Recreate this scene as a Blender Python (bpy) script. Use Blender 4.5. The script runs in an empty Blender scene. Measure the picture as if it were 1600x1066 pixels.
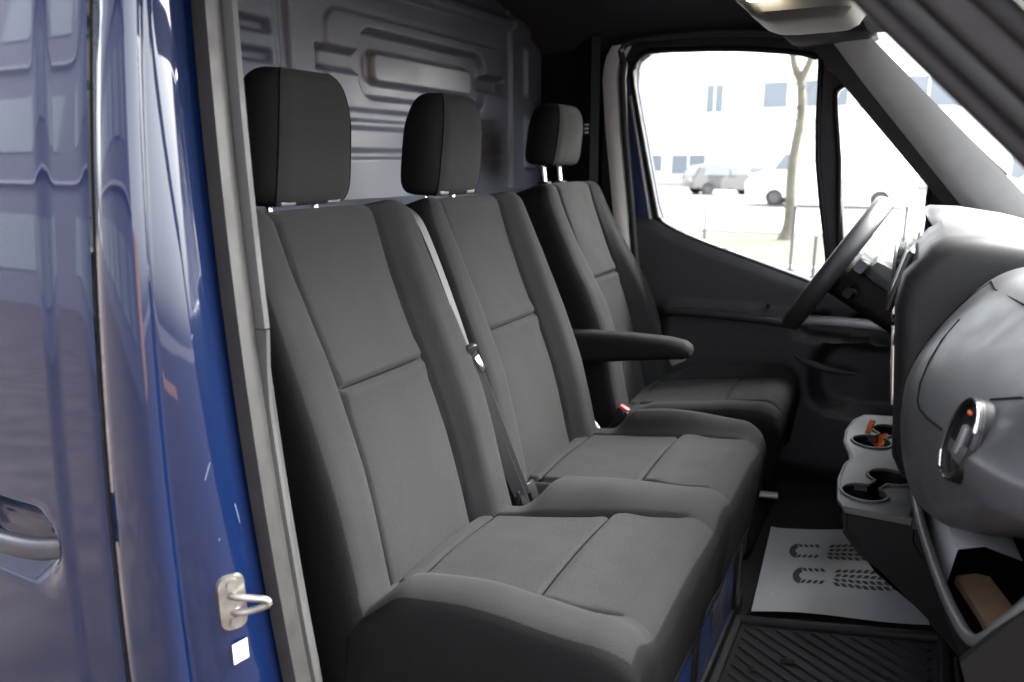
import bpy, bmesh, math, random
from mathutils import Vector, Matrix
from mathutils.geometry import tessellate_polygon
from mathutils import noise as mnoise
R = math.radians
random.seed(7)
scene = bpy.context.scene
col = scene.collection

# ------------------------------------------------------------------ camera
cd = bpy.data.cameras.new('camera'); cam = bpy.data.objects.new('camera', cd); col.objects.link(cam)
cam.location = (0, 0, 1.70); cam.rotation_euler = (R(90 - 13.5), 0, R(27.8))
cd.sensor_width = 36; cd.lens = 1175 / 1600 * 36
cd.clip_start = 0.02; cd.clip_end = 500
cd.dof.use_dof = True; cd.dof.focus_distance = 1.35; cd.dof.aperture_fstop = 4.0
scene.camera = cam

# ------------------------------------------------------------------ sky, sun, exposure
w = bpy.data.worlds.new('World'); scene.world = w; w.use_nodes = True
nt = w.node_tree; bg = nt.nodes['Background']
sky = nt.nodes.new('ShaderNodeTexSky'); sky.sky_type = 'NISHITA'; sky.sun_disc = False
SUN_EL, SUN_AZ = 42, 45
sky.sun_elevation = R(SUN_EL); sky.sun_rotation = R(SUN_AZ); sky.dust_density = 4.0; sky.air_density = 1.0; sky.ozone_density = 1.0
hs = nt.nodes.new('ShaderNodeHueSaturation'); hs.inputs['Saturation'].default_value = 0.22
nt.links.new(sky.outputs[0], hs.inputs['Color']); nt.links.new(hs.outputs[0], bg.inputs['Color'])
bg.inputs['Strength'].default_value = 0.15
sd = bpy.data.lights.new('sun', 'SUN'); sun = bpy.data.objects.new('sun', sd); col.objects.link(sun)
sd.energy = 1.4; sd.angle = R(40); sd.color = (1, .97, .94)
az = R(SUN_AZ)   # sky azimuth is measured from +Y towards +X
sdir = Vector((math.sin(az) * math.cos(R(SUN_EL)), math.cos(az) * math.cos(R(SUN_EL)), math.sin(R(SUN_EL))))
sun.rotation_euler = sdir.to_track_quat('Z', 'Y').to_euler()
vs = scene.view_settings
vs.view_transform = 'Standard'; vs.look = 'None'; vs.gamma = 1; vs.use_curve_mapping = False
vs.exposure = 3.9
scene.cycles.max_bounces = 10; scene.cycles.diffuse_bounces = 6; scene.cycles.transparent_max_bounces = 12
scene.cycles.use_denoising = True
scene.cycles.caustics_reflective = False; scene.cycles.caustics_refractive = False

# ------------------------------------------------------------------ materials
MT = {}
def M(name, c, rough=.6, metal=0, spec=.5, coat=0, var=0, vscale=8, bump=0, bscale=400, sheen=0, kind=None, emit=0, coat_rough=.03):
    m = bpy.data.materials.new(name); m.use_nodes = True; t = m.node_tree; b = t.nodes['Principled BSDF']
    b.inputs['Base Color'].default_value = (*c, 1); b.inputs['Roughness'].default_value = rough
    b.inputs['Metallic'].default_value = metal; b.inputs['Specular IOR Level'].default_value = spec
    b.inputs['Coat Weight'].default_value = coat; b.inputs['Coat Roughness'].default_value = coat_rough
    b.inputs['Sheen Weight'].default_value = sheen; b.inputs['Sheen Roughness'].default_value = .5
    tc = t.nodes.new('ShaderNodeTexCoord')
    if var:
        n = t.nodes.new('ShaderNodeTexNoise'); n.inputs['Scale'].default_value = vscale; n.inputs['Detail'].default_value = 6
        r = t.nodes.new('ShaderNodeMapRange'); r.inputs['From Min'].default_value = .3; r.inputs['From Max'].default_value = .7
        r.inputs['To Min'].default_value = 1 - var; r.inputs['To Max'].default_value = 1 + var
        x = t.nodes.new('ShaderNodeMix'); x.data_type = 'RGBA'; x.blend_type = 'MULTIPLY'; x.inputs['Factor'].default_value = 1
        x.inputs['A'].default_value = (*c, 1)
        t.links.new(tc.outputs['Object'], n.inputs['Vector']); t.links.new(n.outputs['Fac'], r.inputs['Value'])
        t.links.new(r.outputs[0], x.inputs['B']); t.links.new(x.outputs['Result'], b.inputs['Base Color'])
        r2 = t.nodes.new('ShaderNodeMapRange'); r2.inputs['From Min'].default_value = .3; r2.inputs['From Max'].default_value = .7
        r2.inputs['To Min'].default_value = max(0, rough - .08); r2.inputs['To Max'].default_value = min(1, rough + .08)
        t.links.new(n.outputs['Fac'], r2.inputs['Value']); t.links.new(r2.outputs[0], b.inputs['Roughness'])
    if bump:
        n2 = t.nodes.new('ShaderNodeTexNoise') if kind != 'weave' else t.nodes.new('ShaderNodeTexVoronoi')
        n2.inputs['Scale'].default_value = bscale
        bp = t.nodes.new('ShaderNodeBump'); bp.inputs['Strength'].default_value = bump; bp.inputs['Distance'].default_value = .002
        t.links.new(tc.outputs['Object'], n2.inputs['Vector']); t.links.new(n2.outputs[0], bp.inputs['Height'])
        t.links.new(bp.outputs[0], b.inputs['Normal'])
    if emit:
        b.inputs['Emission Color'].default_value = (1, .9, .72, 1); b.inputs['Emission Strength'].default_value = emit
    MT[name] = m; return m

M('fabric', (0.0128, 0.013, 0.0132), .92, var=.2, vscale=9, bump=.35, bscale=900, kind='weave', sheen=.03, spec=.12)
M('fabric_insert', (0.0146, 0.0148, 0.015), .9, var=.16, vscale=7, bump=.45, bscale=650, kind='weave', sheen=.03, spec=.12)
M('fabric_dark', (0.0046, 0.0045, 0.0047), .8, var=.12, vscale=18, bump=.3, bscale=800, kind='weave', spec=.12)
M('fabric_head', (0.013, 0.0129, 0.013), .88, var=.1, vscale=18, bump=.35, bscale=800, kind='weave', sheen=.02, spec=.15)
M('seam', (0.002, 0.002, 0.002), .9, spec=.1)
M('plastic_wheel', (.022, .022, .023), .42, bump=.1, bscale=900)
M('plastic_pod', (0.01, 0.01, 0.011), .5, var=.06, bump=.12, bscale=900)
M('handle_dark', (.03, .03, .036), .3)
M('paint_chip', (0.06, 0.075, 0.13), .6)
M('paint', (0.0017, 0.0066, 0.03), .35, metal=.0, coat=1, spec=.08)
M('paint_dull', (0.005, 0.017, 0.08), .45, coat=.4, var=.2, vscale=30)
M('gap', (.003, .003, .005), .9)
M('seal', (0.0125, 0.0116, 0.0112), .55, var=.12, vscale=25, bump=.1, bscale=120)
M('seal_dark', (0.01, 0.01, 0.0105), .6, var=.15, vscale=25)
M('trim_light', (0.62, 0.61, 0.58), .62, var=.05, vscale=20, bump=.15, bscale=700)
M('trim_grey', (0.023, 0.023, 0.0228), .6, var=.06, vscale=20, bump=.15, bscale=700)
M('trim_dark', (0.014, 0.014, 0.016), .6, spec=.25, var=.1, vscale=20, bump=.15, bscale=700)
M('plastic', (0.0055, 0.0055, 0.0058), .5, spec=.22, var=.1, vscale=25, bump=.12, bscale=800)
M('plastic_dash', (0.078, 0.078, 0.083), .38, var=.06, vscale=20, bump=.12, bscale=900)
M('plastic_gloss', (.012, .012, .013), .22)
M('panel_grey', (0.07, 0.074, 0.074), .45, var=.05)
M('headliner', (0.03, 0.029, 0.034), .9, var=.06, bump=.2, bscale=500)
M('partition', (0.12, 0.128, 0.165), .42, var=.08, vscale=6, spec=.45)
M('rubber', (0.012, 0.012, 0.0125), .62, spec=.3, var=.3, vscale=16, bump=.2, bscale=300)
M('lip_grey', (.075, .076, .076), .5)
M('carpet', (0.004, 0.004, 0.0043), .95, bump=.5, bscale=500)
M('chrome', (.75, .75, .76), .16, metal=1)
M('steel', (0.24, 0.23, 0.21), .38, metal=.85, var=.2, vscale=60)
M('silver', (.32, .32, .33), .35, metal=.6)
M('satin', (.30, .29, .29), .4, metal=.3)
M('paper', (0.38, 0.395, 0.395), .85, var=.03, vscale=10)
M('ink', (0.05, 0.052, 0.052), .9)
M('ink_pale', (.42, .43, .43), .9)
M('white', (0.5, 0.5, 0.5), .6)
M('cardboard', (0.15, 0.095, 0.05), .85, var=.15, vscale=40)
M('red', (.65, .05, .06), .35)
M('dark_red', (.25, .02, .03), .5)
M('orange', (.75, .16, .03), .5)
M('seal_brown', (.014, .0115, .0125), .6, var=.15, vscale=25)
M('plastic_door', (0.021, 0.021, 0.0225), .5, var=.1, vscale=25, bump=.12, bscale=800)
M('cobble', (0.055, 0.046, 0.043), .9, spec=.06, var=.3, vscale=3, bump=.6, bscale=9)
M('belt', (0.022, 0.022, 0.0235), .6, bump=.3, bscale=700)
M('lamp_lens', (.8, .75, .6), .4, emit=6)
M('console_grey', (0.085, 0.08, 0.07), .6, var=.05)
M('dirt', (.006, .005, .004), .95, bump=.6, bscale=200)
# outdoors
M('paving', (.16, .15, .145), .85, var=.18, vscale=.8, bump=.4, bscale=6)
M('asphalt', (.24, .24, .24), .9, var=.12, vscale=1.2)
M('grass', (0.026, 0.035, 0.006), .95, var=.35, vscale=1.4)
M('facade', (.74, .74, .74), .8, var=.03, vscale=.6)
M('facade_back', (0.1, 0.1, 0.125), .8, spec=.1, var=.05, vscale=.5)
M('facade_edge', (.2, .2, .23), .8)
M('window_dark', (0.13, 0.15, 0.17), .2, spec=.6)
M('frame_white', (.7, .7, .7), .5)
M('bark', (0.11, 0.1, 0.075), .95, var=.3, vscale=5, bump=.6, bscale=12)
M('post', (.05, .05, .055), .6)
M('car_white', (.75, .75, .76), .3, coat=1)
M('car_silver', (0.03, 0.031, 0.033), .35, metal=.5, coat=1)
M('car_dark', (.09, .09, .10), .3, coat=1)
M('tyre', (.02, .02, .02), .8)
M('curb', (.42, .41, .40), .85, var=.1)
M('orange_wall', (.42, .22, .10), .8, var=.15, vscale=1)

def glass(name, tint, refl=1.0):
    m = bpy.data.materials.new(name); m.use_nodes = True; t = m.node_tree; t.nodes.clear()
    o = t.nodes.new('ShaderNodeOutputMaterial'); tr = t.nodes.new('ShaderNodeBsdfTransparent'); tr.inputs[0].default_value = (*tint, 1)
    g = t.nodes.new('ShaderNodeBsdfGlossy'); g.inputs['Roughness'].default_value = .02
    f = t.nodes.new('ShaderNodeFresnel'); f.inputs['IOR'].default_value = 1.25
    x = t.nodes.new('ShaderNodeMixShader')
    t.links.new(f.outputs[0], x.inputs[0]); t.links.new(tr.outputs[0], x.inputs[1]); t.links.new(g.outputs[0], x.inputs[2])
    t.links.new(x.outputs[0], o.inputs[0]); MT[name] = m
glass('glass', (.95, .96, .955)); glass('windscreen_glass', (.93, .95, .94))

# ------------------------------------------------------------------ helpers
ORG = {}
def thing(name, label, cat, loc=(0, 0, 0), group=None):
    o = bpy.data.objects.new(name, None); col.objects.link(o); o.location = loc; o.empty_display_size = .05
    o['label'] = label; o['category'] = cat
    if group: o['group'] = group
    ORG[o] = Vector(loc); return o
def tag(o, label=None, cat=None, group=None, kind=None):
    if label: o['label'] = label
    if cat: o['category'] = cat
    if group: o['group'] = group
    if kind: o['kind'] = kind
    return o
def obj(name, V, F, mats, parent=None, smooth=True, mi=None, sharp=35, loc=None):
    """one mesh object from world-space vertices"""
    org = ORG[parent] if parent is not None else Vector(loc) if loc else Vector((0, 0, 0))
    me = bpy.data.meshes.new(name)
    me.from_pydata([tuple(Vector(v) - org) for v in V], [], F)
    for m in (mats if isinstance(mats, (list, tuple)) else [mats]): me.materials.append(MT[m])
    if mi:
        me.polygons.foreach_set('material_index', mi)
    bm = bmesh.new(); bm.from_mesh(me); bmesh.ops.recalc_face_normals(bm, faces=bm.faces); bm.to_mesh(me); bm.free()
    if smooth:
        me.shade_smooth(); me.set_sharp_from_angle(angle=R(sharp))
    o = bpy.data.objects.new(name, me); col.objects.link(o)
    if parent is not None: o.parent = parent
    else: o.location = org
    ORG[o] = org
    return o
def from_bm(name, bm, mats, parent=None, smooth=True, sharp=35, loc=None):
    V = [v.co.copy() for v in bm.verts]; bm.verts.index_update()
    F = [[v.index for v in f.verts] for f in bm.faces]; mi = [f.material_index for f in bm.faces]; bm.free()
    return obj(name, V, F, mats, parent, smooth, mi, sharp, loc)
def bm_box(c, s, bev=.0, seg=2, rot=None, bm=None):
    b = bmesh.new(); bmesh.ops.create_cube(b, size=1)
    for v in b.verts: v.co = Vector((v.co.x * s[0], v.co.y * s[1], v.co.z * s[2]))
    if bev: bmesh.ops.bevel(b, geom=list(b.edges), offset=min(bev, .49 * min(s)), segments=seg, affect='EDGES', profile=.5)
    mat = Matrix.Translation(Vector(c)) @ (rot.to_4x4() if rot is not None else Matrix.Identity(4))
    bmesh.ops.transform(b, matrix=mat, verts=b.verts); return b
def box(name, c, s, mats, parent=None, bev=.004, rot=None, seg=2):
    return from_bm(name, bm_box(c, s, bev, seg, rot), mats, parent)
def catmull(P, n=8, closed=False):
    P = [Vector(p) for p in P]; out = []; N = len(P)
    rng = range(N) if closed else range(N - 1)
    for i in rng:
        p0 = P[(i - 1) % N] if closed or i > 0 else P[0] * 2 - P[1]
        p1 = P[i]; p2 = P[(i + 1) % N]
        p3 = P[(i + 2) % N] if closed or i + 2 < N else P[-1] * 2 - P[-2]
        for k in range(n):
            t = k / n
            out.append(.5 * ((2 * p1) + (-p0 + p2) * t + (2 * p0 - 5 * p1 + 4 * p2 - p3) * t * t + (-p0 + 3 * p1 - 3 * p2 + p3) * t ** 3))
    if not closed: out.append(P[-1])
    return out
def sweep(name, path, section, mats, parent=None, up=(0, 0, 1), closed=False, cap=True, smooth=True, sharp=40, scale=None):
    """sweep a closed 2-D section (a along side, b along up') along path"""
    path = [Vector(p) for p in path]; n = len(path); V = []; F = []; k = len(section); up = Vector(up)
    for i, p in enumerate(path):
        if closed: t = path[(i + 1) % n] - path[i - 1]
        else: t = path[min(i + 1, n - 1)] - path[max(i - 1, 0)]
        t.normalize(); s = t.cross(up)
        if s.length < 1e-4: s = t.cross(Vector((1, 0, 0)))
        s.normalize(); u = s.cross(t)
        sc = scale[i] if scale else 1
        for a, b in section: V.append(p + s * a * sc + u * b * sc)
    m = n if closed else n - 1
    for i in range(m):
        for j in range(k):
            a = i * k + j; b = i * k + (j + 1) % k; c = ((i + 1) % n) * k + (j + 1) % k; d = ((i + 1) % n) * k + j
            F.append([a, b, c, d])
    if cap and not closed:
        F.append(list(range(k))); F.append([(n - 1) * k + j for j in range(k)])
    return obj(name, V, F, mats, parent, smooth, None, sharp)
def circ(r, n=10, rb=None): return [(r * math.cos(2 * math.pi * i / n), (rb or r) * math.sin(2 * math.pi * i / n)) for i in range(n)]
def tube(name, path, r, mats, parent=None, closed=False, n=10, up=(0, 0, 1), scale=None): return sweep(name, path, circ(r, n), mats, parent, up, closed, True, True, 60, scale)
def rr(hx, hy, r, n=5):
    r = min(r, hx * .999, hy * .999); P = []
    for cx, cy, a0 in ((hx - r, hy - r, 0), (-hx + r, hy - r, 90), (-hx + r, -hy + r, 180), (hx - r, -hy + r, 270)):
        for i in range(n + 1):
            a = R(a0 + 90 * i / n); P.append((cx + r * math.cos(a), cy + r * math.sin(a)))
    return P
def plate(name, outer, holes, axis, d0, d1, mats, parent=None, smooth=False, bev=0):
    """flat plate with holes; 2-D points lie in the plane normal to axis; faces at d0 and d1"""
    def P3(p, d): return {'x': (d, p[0], p[1]), 'y': (p[0], d, p[1]), 'z': (p[0], p[1], d)}[axis]
    loops = [list(outer)] + [list(h) for h in holes]; flat = [p for l in loops for p in l]; n = len(flat)
    tri = tessellate_polygon([[Vector((p[0], p[1], 0)) for p in l] for l in loops])
    V = [P3(p, d0) for p in flat] + [P3(p, d1) for p in flat]
    F = [list(t) for t in tri] + [[i + n for i in t] for t in tri]; s = 0
    for l in loops:
        k = len(l)
        for i in range(k): F.append([s + i, s + (i + 1) % k, s + (i + 1) % k + n, s + i + n])
        s += k
    return obj(name, V, F, mats, parent, True, None, 30)
def loft(name, loops, mats, parent=None, cap=True, closed_loop=True, smooth=True, sharp=40, mi_fn=None, loc=None):
    k = len(loops[0]); V = [p for l in loops for p in l]; F = []
    for i in range(len(loops) - 1):
        for j in range(k if closed_loop else k - 1):
            F.append([i * k + j, i * k + (j + 1) % k, (i + 1) * k + (j + 1) % k, (i + 1) * k + j])
    if cap and closed_loop: F.append(list(range(k))); F.append([(len(loops) - 1) * k + j for j in range(k)])
    return obj(name, V, F, mats, parent, smooth, None, sharp, loc)
def rnd(e, r):
    if e >= r: return 0
    e = max(e, 0); return r - math.sqrt(max(r * r - (r - e) ** 2, 0))
def sst(a, b, x):
    t = min(1, max(0, (x - a) / (b - a))); return t * t * (3 - 2 * t)
def interp(x, xs, ys):
    if x <= xs[0]: return ys[0]
    for i in range(len(xs) - 1):
        if x <= xs[i + 1]:
            t = (x - xs[i]) / (xs[i + 1] - xs[i]); return ys[i] + (ys[i + 1] - ys[i]) * t
    return ys[-1]
def rr_sdf(px, py, cx, cy, hx, hy, r):
    qx = abs(px - cx) - hx + r; qy = abs(py - cy) - hy + r
    return math.hypot(max(qx, 0), max(qy, 0)) + min(max(qx, qy), 0) - r

def pad(parent, name, o, U, V, N, us, ss, L, half, feat, re, rt, rb, skirt, mats, regions=None, side_e=.012, seams=()):
    """upholstered pad: o + U*u + V*s + N*h.  us: normalised across -1..1, ss: normalised along 0..1.
    half(s): half width at s.  regions(u_m, s_m) -> None (main mesh) or name of a sub panel mesh."""
    o, U, V, N = Vector(o), Vector(U), Vector(V), Vector(N); nu, ns = len(us), len(ss); P = []; info = []
    for sn in ss:
        s = sn * L; hw = half(s)
        for a in us:
            u = a * hw; e = (1 - abs(a)) * hw
            pw = o + U * u + V * s; h = feat(u, s) + .0022 * mnoise.noise(pw * 7) + .0010 * mnoise.noise(pw * 21) - rnd(e, re) - rnd(L - s, rt) - rnd(s, rb)
            P.append(o + U * u + V * s + N * h); info.append((u, s, e))
    groups = {None: ([], [])}
    for i in range(ns - 1):
        for j in range(nu - 1):
            q = [i * nu + j, i * nu + j + 1, (i + 1) * nu + j + 1, (i + 1) * nu + j]
            uc = sum(info[k][0] for k in q) / 4; sc = sum(info[k][1] for k in q) / 4; ec = sum(info[k][2] for k in q) / 4
            rg = regions(uc, sc) if regions else None
            g = groups.setdefault(rg, ([], [])); g[0].append(q)
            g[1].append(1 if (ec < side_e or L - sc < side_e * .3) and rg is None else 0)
    # skirt
    bl = [j for j in range(nu)] + [i * nu + nu - 1 for i in range(1, ns)] + [(ns - 1) * nu + j for j in range(nu - 2, -1, -1)] + [i * nu for i in range(ns - 2, 0, -1)]
    sk = Vector(skirt); base = len(P); nb = len(bl)
    for st in (.12, .9, 1.0):
        for k in bl:
            inset = (Vector(o) + V * (L / 2) - P[k]); inset -= N * inset.dot(N)
            P.append(P[k] + sk * st + inset.normalized() * (.0 if st < .95 else .012))
    g = groups[None]
    for lv in range(3):
        for k in range(nb):
            a = bl[k] if lv == 0 else base + (lv - 1) * nb + k; b = bl[(k + 1) % nb] if lv == 0 else base + (lv - 1) * nb + (k + 1) % nb
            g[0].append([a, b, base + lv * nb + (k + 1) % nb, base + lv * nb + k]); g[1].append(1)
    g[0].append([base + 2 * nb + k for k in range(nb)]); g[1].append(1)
    main = None
    for rg in [None] + [r for r in groups if r is not None]:
        F, mi = groups[rg]; used = sorted({k for f in F for k in f}); mp = {k: n for n, k in enumerate(used)}
        ob = obj(name if rg is None else rg.split('/')[0], [P[k] for k in used], [[mp[k] for k in f] for f in F], mats if rg is None else [mats[2]], parent if rg is None else main, True, mi if rg is None else None, 50)
        if rg is None: main = ob
    for pl in seams:
        tube('seam', [o + U * u + V * s_ + N * (feat(u, s_) + .0004) for u, s_ in pl], .0026, 'seam', main, n=6)
    return main
def dense(n, centers, width=.02, lo=-1, hi=1, extra=7):
    s = {round(lo + (hi - lo) * i / n, 5) for i in range(n + 1)}
    for c in centers:
        for k in range(-extra, extra + 1):
            x = c + width * k / extra
            if lo < x < hi: s.add(round(x, 5))
    return sorted(s)
def groove(d, wdt=.005, depth=.009): return -depth * math.exp(-(d / wdt) ** 2)

# ================================================================== SETTING (outdoors)
def sheet(name, x0, x1, y0, y1, z, mat, nx=1, ny=1, kind='structure'):
    V = [(x0 + (x1 - x0) * i / nx, y0 + (y1 - y0) * j / ny, z) for j in range(ny + 1) for i in range(nx + 1)]
    F = [[j * (nx + 1) + i, j * (nx + 1) + i + 1, (j + 1) * (nx + 1) + i + 1, (j + 1) * (nx + 1) + i] for j in range(ny) for i in range(nx)]
    return tag(obj(name, V, F, mat, None, False), kind=kind)
sheet('ground', -250, 250, -250, 250, 0, 'paving')
sheet('forecourt', -60, 60, -30, 9, .004, 'cobble')
sheet('road', -120, 120, 19.5, 29, .004, 'asphalt')
sheet('lawn', -60, 60, 12.6, 18.3, .03, 'grass')
box('kerb', (0, 18.42, .05), (120, .14, .12), 'curb', None, .02)['kind'] = 'structure'
box('kerb', (0, 12.5, .04), (120, .14, .1), 'curb', None, .02)['kind'] = 'structure'
sheet('parking_lane', -120, 120, 33, 50, .004, 'paving')

# ------------------------------------------------------------------ VAN SHELL
YS = lambda z: .494 + .09 * max(0, z - 1.06) ** 2                # outer skin of the near side
def strip(name, prof, zs, mats, parent, mi=None, sharp=40):
    """prof(z) -> list of (x, y): an open sheet run up the pillar"""
    loops = [[(x, y, z) for x, y in prof(z)] for z in zs]
    return loft(name, loops, mats, parent, False, False, True, sharp)
van = thing('van_body', 'blue panel van body with open front passenger doorway, pillars and cab lining', 'van', (-.75, .5, 0))
ZS = [.35 + i * .05 for i in range(40)]
# outer B pillar skin + jamb
gapx = lambda z: -.8035
jx = lambda z: -.700 - .052 * (z - 1.08)
sx_ = lambda z: -.668 - .150 * (z - 1.08)                          # door-seal line on the pillar
def pil(z):
    y = YS(z); g = gapx(z) + .006; e = jx(z)
    P = [(g + .002, y + .03), (g, y + .006), (g + .004, y + .0005), (g + .02, y - .002), (e - .035, y - .003), (e - .012, y - .001), (e - .003, y + .005), (e, y + .013), (e - .006, y + .018), (e - .014, y + .021)]
    f = (sx_(z) + .006, y + .112)
    a = (e - .016, y + .027)
    P += [a, (a[0] + .004, a[1] + .005), (a[0] * .85 + f[0] * .15 + .009, a[1] + .014), (a[0] * .65 + f[0] * .35 + .0165, a[1] + .028), (a[0] * .4 + f[0] * .6 + .018, a[1] + .046), (f[0] + .006, f[1] - .012), f, (f[0] + .0, f[1] + .03)]
    return P
strip('pillar_skin', pil, ZS, 'paint', van, sharp=60)
# recess pressed into the jamb
def sealpath(dx, dy, z0, z1, n=30): return [(sx_(z) + dx, YS(z) + dy, z) for z in [z0 + (z1 - z0) * i / n for i in range(n + 1)]]
sweep('door_seal', sealpath(.024, .122, .4, 2.12), [(-.013, -.006), (-.011, -.014), (-.003, -.018), (.003, -.013), (.007, -.016), (.012, -.012), (.013, .0), (.012, .012), (-.012, .012)], 'seal', van, up=(0, -1, 0), sharp=50)
# inner pillar trim, ends at the kink beside the seat shoulder
def itrim(z):
    x = sx_(z); y = YS(z) + .135; wd = .040
    return [(x + .03, y), (x + .040, y + .002), (x + .047, y + .005), (x + .048, y + .012), (x + .0, y + .05)]
strip('pillar_trim', itrim, [1.50 + i * .04 for i in range(17)], 'trim_grey', van)
def itrim2(z):
    x = sx_(z); y = YS(z) + .135; wd = interp(z, [.6, 1.42, 1.5], [.010, .010, .022])
    return [(x + .03, y), (x + .028 + wd, y + .004), (x + .028 + wd, y + .010), (x + .0, y + .05)]
strip('pillar_trim', itrim2, [.6 + i * .05 for i in range(18)] + [1.499], 'trim_grey', van)
# floor, sill, light-blocking bulkhead, ceiling
box('cab_floor', (-.35, 1.54, .64), (2.1, 1.84, .08), 'carpet', van, .01)
box('sill_step', (-.2, .56, .46), (1.3, .12, .3), 'plastic', van, .02)
box('firewall_blocker', (.66, 1.5, 1.0), (.06, 1.95, .9), 'carpet', van, .01)  # unseen, added to keep light from coming in under the dash
def ceil(y):
    return [(-1.35, y, interp(y, [.5, .62, .8, 1.1, 1.9, 2.2, 2.4, 2.52], [2.02, 2.10, 2.19, 2.24, 2.24, 2.19, 2.09, 2.02])),] 
cy_ = [.56, .62, .7, .8, .95, 1.1, 1.5, 1.9, 2.05, 2.2, 2.3, 2.38, 2.44, 2.47]
cz_ = [2.05, 2.10, 2.145, 2.18, 2.215, 2.235, 2.24, 2.235, 2.215, 2.18, 2.145, 2.10, 2.075, 2.05]
loops = []
for x, dz in ((-1.36, 0), (-1.0, 0), (-.6, 0), (-.35, -.01), (-.22, -.03), (-.15, -.05)):
    loops.append([(x, y, z + dz) for y, z in zip(cy_, cz_)] + [(x, y, z + dz + .05) for y, z in zip(cy_[::-1], cz_[::-1])])
loft('headliner', loops, 'headliner', van)
box('roof_skin', (-.75, 1.5, 2.34), (1.5, 1.7, .03), 'paint', van, .01)
# far rear-quarter lining between partition and door
def farB(z):
    ly = -.012 * (z - 1.6)
    return [(-1.24, 2.475), (-1.06, 2.46), (-1.01, 2.43 + ly), (-.975, 2.375 + ly), (-.955, 2.357 + ly), (-.93, 2.37 + ly)]
strip('pillar_cover', farB, [.68 + i * .1 for i in range(15)], 'trim_dark', van)
lx = lambda z: interp(z, [1.0, 1.34, 1.60, 1.80, 1.95, 2.01, 2.05], [-.785, -.815, -.847, -.874, -.888, -.882, -.86])
fz = [1.36, 1.4, 1.5, 1.6, 1.7, 1.8, 1.9, 1.95, 1.99, 2.02, 2.05]
strip('pillar_trim', lambda z: [(lx(z) - .045, 2.40), (lx(z) - .036, 2.372), (lx(z) - .012, 2.362), (lx(z) + .012, 2.366), (lx(z) + .020, 2.40)], fz, 'trim_light', van)
strip('pillar_trim', lambda z: [(lx(z) - .040, 2.40), (lx(z) - .033, 2.377), (lx(z) + .012, 2.370), (lx(z) + .022, 2.40)], [.7, .9, 1.1, 1.25, 1.352], 'trim_grey', van)
tube('door_seal', [(lx(z) + .030, 2.375, z) for z in [.7, .9, 1.1] + fz[:-2]] + catmull([(-.87, 2.375, 2.035), (-.82, 2.375, 2.062), (-.6, 2.375, 2.068), (-.35, 2.375, 2.045), (-.2, 2.37, 1.99), (-.02, 2.36, 1.86), (.2, 2.35, 1.66)], 5), .012, 'seal', van, up=(0, 1, 0))
box('belt_guide', (-.966, 2.358, 1.80), (.02, .02, .05), 'plastic', van, .006)
for dz in (-.012, 0, .012): box('guide_slot', (-.965, 2.346, 1.80 + dz), (.014, .004, .006), 'trim_light', van, .001)
# outer skin of the far side behind / below the driver's door
box('side_panel', (-1.1, 2.49, 1.4), (.36, .02, 1.6), 'paint', van, .005)
# far A pillar trim: light face towards cab, shaded face towards the side glass, its shade put in as darker colour
def quadloft(name, A, B, sec0, sec1, mats, n=14, bend=0):
    A, B = Vector(A), Vector(B); loops = []
    for i in range(n + 1):
        t = i / n; p = A.lerp(B, t); p.z += bend * 4 * t * (1 - t)
        loops.append([p + Vector(a).lerp(Vector(b), t) for a, b in zip(sec0, sec1)])
    return loft(name, loops, mats, van, True, True, True, 75)
A0, A1 = (-.230, 2.305, 2.098), (.44, 2.27, 1.415)
quadloft('a_pillar_trim', A0, A1, [(0, 0, 0), (-.035, .02, -.03), (-.05, .055, -.05), (-.03, .07, -.03)], [(0, 0, 0), (-.06, -.0, -.10), (-.08, .055, -.13), (-.02, .08, -.03)], 'trim_light')
box('header_corner', (-.245, 2.32, 2.068), (.24, .22, .115), 'headliner', van, .03)
quadloft('a_pillar_shaded_face', (-.295, 2.347, 2.064), (.36, 2.335, 1.42), [(0.03, -.006, .03), (-.03, .02, -.03), (-.02, .06, -.02), (.04, .05, .04)], [(.055, -.012, .03), (-.06, .01, -.10), (-.04, .06, -.10), (.06, .06, .05)], 'trim_grey')
# near A pillar: seal strips and painted flange over the passenger doorway
N0, N1 = Vector((-.31, .660, 2.058)), Vector((.36, .605, 1.398))
d_ = (N1 - N0).normalized(); up_ = Vector((0, -1, 0)); sd_ = d_.cross(up_).normalized()
for nm, off, wv, dp, mt in (('pillar_lining', (.012, -.008), .008, .016, 'seal_brown'), ('door_seal', (.024, .004), .008, .014, 'seal_dark'), ('door_seal', (.041, .010), .011, .014, 'seal_brown'), ('door_seal', (.058, .016), .008, .012, 'seal_dark'), ):
    c0 = N0 - sd_ * off[0] + up_ * off[1]; c1 = N1 - sd_ * off[0] + up_ * off[1]
    sweep(nm, [c0.lerp(c1, i / 8) for i in range(9)], rr(wv, dp * .6, .006, 3), mt, van, up=up_)
E0, E1 = N0 - sd_ * .115 + up_ * .03, N1 - sd_ * .115 + up_ * .03
sweep('pillar_skin', [E0.lerp(E1, i / 8) for i in range(9)], rr(.045, .022, .015, 4), 'paint', van, up=up_)
sweep('rail_blocker', [(-.86, .64, 2.09), (-.6, .645, 2.11), (-.42, .655, 2.10), (-.31, .66, 2.06)], rr(.035, .06, .02, 3), 'seal', van)  # out of frame, added to block light above the doorway
# windscreen header and glass
ws = []
for i in range(9):
    y = .62 + 1.76 * i / 8; bw = .10 * (1 - ((i - 4) / 4) ** 2)
    ws.append([(-.10 + bw * .4, y, 2.02), (.62 + bw, y, 1.45)])
loft('windscreen', ws, 'windscreen_glass', van, False, False)
box('windscreen_header', (-.12, 1.5, 2.06), (.08, 1.5, .09), 'headliner', van, .02)

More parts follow.
